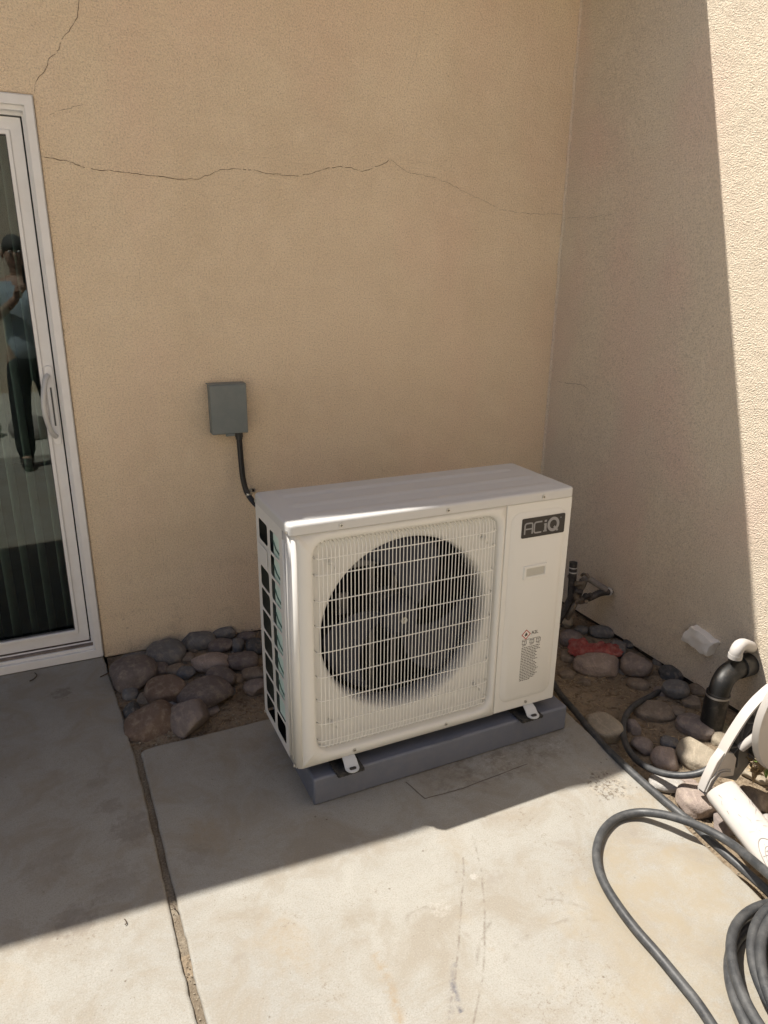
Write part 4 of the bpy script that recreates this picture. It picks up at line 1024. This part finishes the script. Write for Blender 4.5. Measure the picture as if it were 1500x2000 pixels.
# coil of hose
cc = G(1712, 2020); rnd = random.Random(12); pts = []
KS = .84
LP = [(.0, .0, .335, .0), (.012, .03, .328, .022), (.075, -.045, .345, .048), (.045, .01, .315, .040), (.13, -.02, .30, .03), (.10, .04, .262, .062), (.15, -.03, .285, .085), (.16, .02, .21, .05), (.14, .0, .18, .09), (.12, .02, .2, .03)]
for i in range(len(LP)*72):
    t = i/72; k = int(t); f = t-k; A = LP[k]; Bq = LP[min(k+1, len(LP)-1)]
    s = f*f*(3-2*f); cx_, cy_, r_, z_ = [A[q]*(1-s)+Bq[q]*s for q in range(4)]
    an = R(60)+2*math.pi*t
    pts.append((KS*(cx_+r_*math.cos(an)), KS*(cy_+r_*1.05*math.sin(an)), HR+z_+.006*math.sin(3*an+k)))
hc = tube('garden_hose', pts, HR*1.02, M_hose, n=14); hc.location = (cc.x, cc.y, 0); tag(hc, 'coil of black hose stacked in rings at the front of the patio', 'hose', 'black garden hoses')

# ================================================================= HOSE REEL
PY = G(1372, 1547, .03).y
ft = B(1374, 1545, PY)
hrl = tag(empty('hose_reel', (ft.x, PY, .0)), 'cream plastic hose reel frame with arched side and embossed beam', 'hose reel')
def Q(px, py, dy=0.0):
    p = B(px, py, PY+dy); return Vector((p.x-ft.x, dy, p.z))
# arched rim: a flat band that stands across the wall side
rim_c = [(1378, 1552), (1396, 1514), (1420, 1466), (1438, 1435), (1457, 1406), (1474, 1384), (1492, 1365), (1520, 1342), (1560, 1325), (1600, 1320), (1650, 1330)]
cen = spline([Q(*p) for p in rim_c], 4)
bm = bmesh.new(); rows = []
for i, p in enumerate(cen):
    t = (cen[min(i+1, len(cen)-1)]-cen[max(i-1, 0)]).normalized(); n = Vector((-t.z, 0, t.x)); 
    rows.append([bm.verts.new(p+n*a+Vector((0, b, 0))) for a, b in ((.004, -.003), (.004, .028), (-.004, .028), (-.004, -.003))])
for a, b in zip(rows, rows[1:]):
    for j in range(4): bm.faces.new((a[j], a[(j+1) % 4], b[(j+1) % 4], b[j]))
bm.faces.new(rows[0]); bm.faces.new(rows[-1][::-1]); bmesh.ops.recalc_face_normals(bm, faces=bm.faces)
rim = bm_obj('side_rim', bm, M_reel, hrl, auto=40)
# web behind the rim, grey ribs on it
low = [Q(*p) for p in [(1640, 1440), (1500, 1464), (1478, 1500), (1452, 1535), (1430, 1530), (1402, 1526), (1386, 1550)]]
up_ = [c - Vector((0, 0, 0)) for c in cen[1:]]
bm = bmesh.new(); poly = [(p.x+.004, p.z-.004) for p in up_]+[(p.x, p.z) for p in low]
f_ = [bm.verts.new((a, .030, b)) for a, b in poly]; bm.faces.new(f_)
bmesh.ops.triangulate(bm, faces=bm.faces)
web = bm_obj('side_web', bm, M_reeld, hrl); sd = web.modifiers.new('t', 'SOLIDIFY'); sd.thickness = .003
def rib(p, q, wd=.0022):
    bm = bmesh.new(); a = Q(*p, .006); b = Q(*q, .006); d = (b-a).normalized(); n = Vector((-d.z, 0, d.x))*wd*.5
    v = [bm.verts.new(x+n*s+Vector((0, y, 0))) for x in (a, b) for s in (-1, 1) for y in (0, .0235)]
    for f in ((0, 1, 3, 2), (4, 6, 7, 5), (0, 4, 5, 1), (2, 3, 7, 6), (0, 2, 6, 4), (1, 5, 7, 3)): bm.faces.new([v[i] for i in f])
    bmesh.ops.recalc_face_normals(bm, faces=bm.faces); bm_obj('rib', bm, M_reeld, web)
hub_ = (1445, 1458)
for q in ((1428, 1462), (1442, 1428), (1457, 1408), (1478, 1408), (1500, 1420), (1540, 1455), (1490, 1490), (1478, 1482), (1440, 1500), (1420, 1490)): rib(hub_, q)
rib((1448, 1444), (1464, 1444)); rib((1462, 1414), (1478, 1412)); rib((1472, 1390), (1488, 1430)); rib((1478, 1435), (1473, 1484)); rib((1460, 1458), (1530, 1455))
# grey gusset where the beam joins
bm = bmesh.new(); gp = [Q(*p) for p in [(1372, 1549), (1380, 1528), (1398, 1490), (1412, 1471), (1430, 1472), (1436, 1482), (1430, 1516), (1400, 1519), (1384, 1546)]]
prism(bm, [(p.x+.005, p.z) for p in gp], -.001, .026, 'y'); bmesh.ops.recalc_face_normals(bm, faces=bm.faces)
bm_obj('gusset', bm, plastic('shaded_cream_resin', (.48, .45, .42), .5, 30, .05, .05, .15), hrl, bevel=.002, auto=40)
for s in (0, 1):
    o_ = 6*s; tube('gusset_bead', [Q(*p, -.004) for p in [(1379+o_, 1547), (1389+o_, 1525+s), (1402+o_, 1508+s*2), (1414+o_*.3, 1504+s*4), (1428, 1504+s*4)]], .0022, M_reel, hrl, n=6)
# cross beam from the arched side toward the camera, lying near the ground
bL = G(1379, 1551, .062); bR = G(1428, 1516, .108)
_a = G(1378, 1549, .07); _b = G(1508, 1718, .07)
ax = (_b-_a).normalized(); sd_ = bR-bL; sd_ = (sd_-ax*sd_.dot(ax)); hwid = sd_.length/2; sd_.normalize(); Lb = .62
bA = (bL+bR)/2; upb = ax.cross(sd_)
if upb.z < 0: upb = -upb
bmt = Matrix((ax, sd_, upb)).transposed().to_4x4(); bmt.translation = Vector((bA.x-ft.x, bA.y-PY, bA.z))
bm = bmesh.new(); prof3 = [(-hwid, -.045), (-hwid, -.010), (-hwid+.008, -.002), (-hwid*.5, .004), (0, .006), (hwid*.5, .004), (hwid-.008, -.002), (hwid, -.010), (hwid, -.045)]
rows = [[bm.verts.new((x, y, z-(.006 if x == 0 else 0))) for y, z in prof3] for x in (0.0, .02, Lb*.5, Lb)]
for a, b in zip(rows, rows[1:]):
    for j in range(len(prof3)-1): bm.faces.new((a[j], a[j+1], b[j+1], b[j]))
bm.faces.new(rows[0]); bm.faces.new(rows[-1][::-1]); bmesh.ops.recalc_face_normals(bm, faces=bm.faces)
beam = bm_obj('cross_beam', bm, M_reel, hrl, auto=50); beam.matrix_local = bmt
bm = bmesh.new(); rnd = random.Random(8)
for k in range(26):
    x = rnd.uniform(.03, .30); y = rnd.uniform(-.03, .045); a = rnd.uniform(-.6, 1.2); l_ = rnd.uniform(.006, .028); wd = rnd.uniform(.0005, .0012)
    d = Vector((math.cos(a), math.sin(a), 0))*l_; n = Vector((-d.y, d.x, 0)).normalized()*wd; z = lambda p: .0022-.0+(.0035 if abs(p.y) < .02 else .0018)
    ps_ = [Vector((x, y, 0))-n, Vector((x, y, 0))+n, Vector((x, y, 0))+d+n*.3, Vector((x, y, 0))+d-n*.3]
    bm.faces.new([bm.verts.new((p.x, p.y, z(p))) for p in ps_])
bm_obj('scuff', bm, mat('grey_scuff', (.22, .21, .20), .9), beam)
M_emb = plastic('embossed_edge_resin', (.24, .22, .20), .5, 30, .05)
u0 = .34
try:
    bl_ = G(1463, 1633, .10); loc = bmt.inverted() @ Vector((bl_.x-ft.x, bl_.y-PY, .10)); u0 = loc.x
except Exception: pass
bm = bmesh.new()
for s, wd in ((1.0, .0013), (.82, .0009)):
    P = [(u0+.155-.155*s*math.cos(2*math.pi*k/40), -.004+.038*s*math.sin(2*math.pi*k/40)) for k in range(40)]
    add_tube(bm, [(a, b, .0065-.35*b*b/.066) for a, b in P], wd, 6, closed=True)
bm_obj('embossed_oval', bm, M_emb, beam, smooth=True)
tx = text_mesh('Rubbermaid', .042, (u0+.035, -.014, .0055), M_emb, beam, 'embossed_lettering', .0008); tx.rotation_euler = (0, 0, 0); tx.data.transform(Matrix.Shear('XY', 4, (.15, 0)) if False else Matrix.Identity(4))
# far side panel foot out of the frame keeps the beam level
bm = bmesh.new(); add_box(bm, (Lb-.005, .0, -.085), (Lb+.02, .30, -.046)); add_box(bm, (Lb-.005, -.05, -.046), (Lb+.02, .20, .25)); o = bm_obj('side_panel', bm, M_reel, hrl, bevel=.006, auto=40); o.matrix_local = bmt
# round flange of the drum and the stub brace
fc = Q(1574, 1392, -.10); bm = bmesh.new(); FR_ = abs(Q(1487, 1392, -.10).x-fc.x)
pf = [(0, .0), (FR_*.35, .0), (FR_*.9, -.006), (FR_*.985, -.004), (FR_, .004), (FR_, .016), (FR_*.97, .018), (0, .018)]
rg = [[bm.verts.new((fc.x+r*math.cos(2*math.pi*j/56), -.10+y, fc.z+r*math.sin(2*math.pi*j/56))) for j in range(56)] for r, y in pf if r]
for a, b in zip(rg, rg[1:]):
    for j in range(56): bm.faces.new((a[j], b[j], b[(j+1) % 56], a[(j+1) % 56]))
bm.faces.new(rg[0]); bm.faces.new(rg[-1]); bmesh.ops.recalc_face_normals(bm, faces=bm.faces)
bm_obj('drum_flange', bm, M_reel, hrl, auto=40)
tube('brace', [Q(1447, 1461, -.01), Q(1470, 1443, -.03), Q(1500, 1420, -.05), Q(1540, 1392, -.07)], .013, M_reel, hrl, n=14)

# ================================================================= PLANTS, STRAW AND BITS
def weed(px, py, n, label, sc=1.0, dry=False):
    b = G(px, py, -.03); w_ = tag(empty('weed', b), label, 'plant', 'weeds beside the reel'); rnd = random.Random(int(px+py))
    bmS = bmesh.new(); bmL = bmesh.new()
    for k in range(n):
        a = rnd.uniform(0, 6.28); h = rnd.uniform(.05, .11)*sc; le = rnd.uniform(.01, .05)*sc
        P = spline([Vector((0, 0, 0)), Vector((math.cos(a)*le*.4, math.sin(a)*le*.4, h*.6)), Vector((math.cos(a)*le, math.sin(a)*le, h))], 4); add_tube(bmS, P, .0013*sc, 5)
        for q in range(7):
            p = P[rnd.randint(3, len(P)-1)]; l_ = rnd.uniform(.010, .022)*sc; th = rnd.uniform(0, 6.28); u = Vector((math.cos(th), math.sin(th), rnd.uniform(-.2, .5))).normalized(); v = u.cross(Vector((0, 0, 1))).normalized()
            mid = p+u*l_*.5; bmL.faces.new([bmL.verts.new(x) for x in (p, mid+v*l_*.3+Vector((0, 0, .002)), p+u*l_, mid-v*l_*.3+Vector((0, 0, .002)))])
    bm_obj('stems', bmS, M_straw if dry else M_leaf, w_); bm_obj('leaves', bmL, M_straw if dry else M_leaf, w_)
weed(1486, 1488, 7, 'small green leafy weed among the rocks behind the reel', 1.7)
weed(1470, 1530, 12, 'low dry tuft of weed beside the reel frame', 1.2, True)
weed(1496, 1520, 6, 'green sprig next to the dry tuft', 1.2)
bm = bmesh.new(); rnd = random.Random(5)
for k in range(650):
    x = rnd.uniform(1.5, 2.18); y = rnd.uniform(-2.1, -.1); z = soil_z(x, y)+.004
    a = rnd.uniform(0, 6.28); l_ = rnd.uniform(.006, .03); d = Vector((math.cos(a), math.sin(a), rnd.uniform(-.1, .25)))*l_
    add_tube(bm, [Vector((x, y, z)), Vector((x, y, z))+d*.5+Vector((0, 0, .002)), Vector((x, y, z))+d], rnd.uniform(.0005, .0011), 3)
for k in range(120):
    x = rnd.uniform(.06, .55); y = rnd.uniform(-.69, -.03); z = soil_z(x, y)+.004
    a = rnd.uniform(0, 6.28); l_ = rnd.uniform(.006, .025); d = Vector((math.cos(a), math.sin(a), rnd.uniform(-.1, .25)))*l_
    add_tube(bm, [Vector((x, y, z)), Vector((x, y, z))+d], rnd.uniform(.0005, .0010), 3)
tag(bm_obj('straw_litter', bm, M_straw), 'dry straw and leaf litter strewn over the soil between the rocks', 'litter', kind='stuff')
bm = bmesh.new()
for k in range(900):
    if k < 520: x = rnd.uniform(1.5, 2.18); y = rnd.uniform(-2.3, -.05)
    elif k < 760: x = rnd.uniform(.04, .6); y = rnd.uniform(-.70, -.02)
    else: y = rnd.uniform(-3, -.72); x = jl(y)+rnd.uniform(.002, J-.002)
    z = soil_z(x, y) if k < 760 else -.010
    s = rnd.uniform(.0015, .006) if k < 760 else rnd.uniform(.001, .0028)
    g_ = bmesh.ops.create_icosphere(bm, subdivisions=1, radius=s, matrix=Matrix.Translation((x, y, z+s*.4)) @ Matrix.Diagonal((1, rnd.uniform(.6, 1), rnd.uniform(.5, .9), 1)))
tag(bm_obj('gravel', bm, RM['tan'], smooth=True), 'fine pebbles and clods scattered over the soil and the joint', 'gravel', kind='stuff')
def twig(pts, r, label):
    P = [G(x, y, .003+r) for x, y in pts]; o = tube('twig', [p-P[0] for p in spline(P, 4)], r, M_bark, n=6); o.location = P[0]; tag(o, label, 'twig', 'twigs on the concrete')
twig([(196, 1322), (212, 1314), (228, 1304)], .0022, 'thin dark twig on the concrete pointing at the largest stone')
twig([(58, 1330), (66, 1326), (72, 1319), (68, 1314)], .002, 'curled dark twig on the concrete below the door threshold')
twig([(243, 1795), (246, 1798), (247, 1803), (244, 1806)], .0013, 'tiny curled twig on the sunny slab left of the joint')
twig([(333, 1764), (340, 1770), (343, 1776)], .0013, 'tiny straw coloured twig lying in the joint at the shadow edge')
# scored lines in the concrete in front of the pad
bm = bmesh.new(); 
for a, b in zip(scr, scr[1:]):
    d = (b-a).normalized(); n = Vector((-d.y, d.x, 0)); k = max(2, int((b-a).length/.02)); pr = None
    for i in range(k+1):
        p = a.lerp(b, i/k)+n*.002*noise.noise(Vector((i*.7, a.x*9, 0))); wd = .0016+.0012*noise.noise(Vector((i*.5, 3, a.x)))
        row = (bm.verts.new(p+n*wd), bm.verts.new(p-n*wd))
        if pr: bm.faces.new((pr[0], pr[1], row[1], row[0]))
        pr = row
o = bm_obj('scored_line', bm, mat('scored_groove', (.12, .10, .08), 1)); struct(o)

# ================================================================= PHOTOGRAPHER (mirrored in the door glass)
pe = tag(empty('person', (-.16, -3.22, 0)), 'person in a pale shirt and dark trousers holding up a phone before the door glass', 'person')
M_skin = mat('skin', (.42, .26, .19), .55); M_shirt = plastic('pale_blue_shirt', (.46, .56, .64), .85, 60, .08, .3)
M_trous = plastic('black_trousers', (.02, .022, .026), .9, 60, .1, .3); M_boot = plastic('black_boots', (.03, .026, .022), .55, 40, .1, .2); M_hair = mat('dark_grey_hair', (.10, .095, .09), .8)
V = [(0, 0, .92), (0, 0, 1.10), (0, .01, 1.28), (0, .0, 1.40), (0, .012, 1.47), (0, .02, 1.53), (0, .03, 1.60), (0, .02, 1.68),
     (-.17, .0, 1.38), (-.22, .03, 1.14), (-.10, .18, 1.25), (-.02, .235, 1.325),
     (.17, .0, 1.38), (.24, .05, 1.15), (.20, .20, 1.27), (.155, .240, 1.345),
     (-.09, .0, .86), (-.11, .03, .50), (-.12, -.01, .10), (-.12, .10, .045),
     (.09, .0, .86), (.12, -.02, .50), (.13, -.06, .10), (.135, .05, .045)]
E = [(0, 1), (1, 2), (2, 3), (3, 4), (4, 5), (5, 6), (6, 7), (3, 8), (8, 9), (9, 10), (10, 11), (3, 12), (12, 13), (13, 14), (14, 15), (0, 16), (16, 17), (17, 18), (18, 19), (0, 20), (20, 21), (21, 22), (22, 23)]
Rr = [.13, .125, .14, .10, .052, .055, .082, .066, .06, .042, .034, .027, .06, .042, .034, .027, .085, .058, .042, .035, .085, .058, .042, .035]
skin('body', V, E, Rr, M_skin, pe)
bm = bmesh.new(); bmesh.ops.create_icosphere(bm, subdivisions=3, radius=1)
for v in bm.verts: v.co = Vector((v.co.x*.082, v.co.y*.098+.006, v.co.z*.10+1.665))
for v in bm.verts:
    if v.co.z < 1.66 and v.co.y > .02: v.co.y -= .05
bm_obj('hair', bm, M_hair, pe, smooth=True)
bm = bmesh.new(); add_tube(bm, [(0, .10, 1.635), (0, .128, 1.61), (0, .112, 1.60)], [.006, .012, .010], 8); bm_obj('nose', bm, M_skin, pe, smooth=True)
for s in (-1, 1):
    bm = bmesh.new(); bmesh.ops.create_icosphere(bm, subdivisions=2, radius=.011, matrix=Matrix.Translation((s*.031, .098, 1.64))); bm_obj('eye', bm, mat('eye_white', (.6, .6, .58), .3), pe, smooth=True)
    bm = bmesh.new(); add_tube(bm, [(s*.083, .02, 1.65), (s*.087, .012, 1.62), (s*.080, .018, 1.595)], [.008, .013, .007], 8); bm_obj('ear', bm, M_skin, pe, smooth=True)
bm = bmesh.new(); add_tube(bm, [(-.024, .103, 1.565), (0, .110, 1.563), (.024, .103, 1.565)], .005, 8); bm_obj('mouth', bm, mat('lips', (.35, .15, .12), .5), pe, smooth=True)
SV = [(0, 0, .80), (0, 0, 1.08), (0, .01, 1.27), (0, .0, 1.385), (0, .006, 1.43), (-.17, .0, 1.375), (-.205, .02, 1.20), (.17, .0, 1.375), (.215, .035, 1.20)]
SE = [(0, 1), (1, 2), (2, 3), (3, 4), (3, 5), (5, 6), (3, 7), (7, 8)]
skin('shirt', SV, SE, [.172, .148, .158, .12, .075, .078, .070, .078, .070], M_shirt, pe)
TV = [(0, 0, .93), (0, 0, .84), (-.09, .0, .76), (-.11, .03, .50), (-.12, -.005, .07), (.09, .0, .76), (.12, -.02, .50), (.13, -.055, .07)]
skin('trousers', TV, [(0, 1), (1, 2), (2, 3), (3, 4), (1, 5), (5, 6), (6, 7)], [.140, .142, .098, .080, .078, .098, .080, .078], M_trous, pe)
for bx, by in ((-.12, -.01), (.13, -.06)):
    skin('boot', [(bx, by, .22), (bx, by, .12), (bx, by+.01, .055), (bx, by+.10, .048), (bx, by+.19, .040)], [(0, 1), (1, 2), (2, 3), (3, 4)], [.062, .060, .056, .052, .040], M_boot, pe)
# hands: palm and five bent fingers on the edges of the phone
def hand(wx_, wy_, wz_, s):
    base = Vector((wx_, wy_, wz_)); V = [base, base+Vector((s*.0, .035, .045))]; E = [(0, 1)]; Rd = [.027, .033]
    for k, (dx, l_) in enumerate(((-.024, .062), (-.008, .072), (.009, .068), (.024, .054))):
        i0 = len(V); q = V[1]+Vector((dx*.3, .012, .022+dx*.8))
        V += [q, q+Vector((-s*.30, .55, .35))*l_*.5, q+Vector((-s*.85, .60, .45))*l_*.85, q+Vector((-s*1.25, .25, .35))*l_]; E += [(1, i0), (i0, i0+1), (i0+1, i0+2), (i0+2, i0+3)]; Rd += [.011, .0092, .0086, .0074]
    i0 = len(V); q = V[0]+Vector((-s*.018, .022, .028)); V += [q, q+Vector((-s*.022, .0, .026)), q+Vector((-s*.036, -.002, .050))]; E += [(0, i0), (i0, i0+1), (i0+1, i0+2)]; Rd += [.013, .011, .0085]
    return V, E, Rd
for wx_, wy_, wz_, s in ((-.02, .225, 1.315, -1), (.155, .230, 1.335, 1)):
    V_, E_, R_ = hand(wx_, wy_, wz_, s); skin('hand', V_, E_, R_, M_skin, pe, sub=1)
ph = tag(empty('phone', (-.085, -2.918, 1.49)), 'black phone held upright by the person mirrored in the door', 'phone')
box('phone_body', (-.042, -.004, -.085), (.042, .004, .062), mat('black_phone', (.02, .02, .022), .3), ph, bevel=.003)
bm = bmesh.new(); prism(bm, rrect(.014, .036, .018, .018, .006, 4), .0041, .0062, 'y'); bmesh.ops.recalc_face_normals(bm, faces=bm.faces); bm_obj('lens_island', bm, mat('grey_lens_island', (.08, .08, .085), .3), ph)
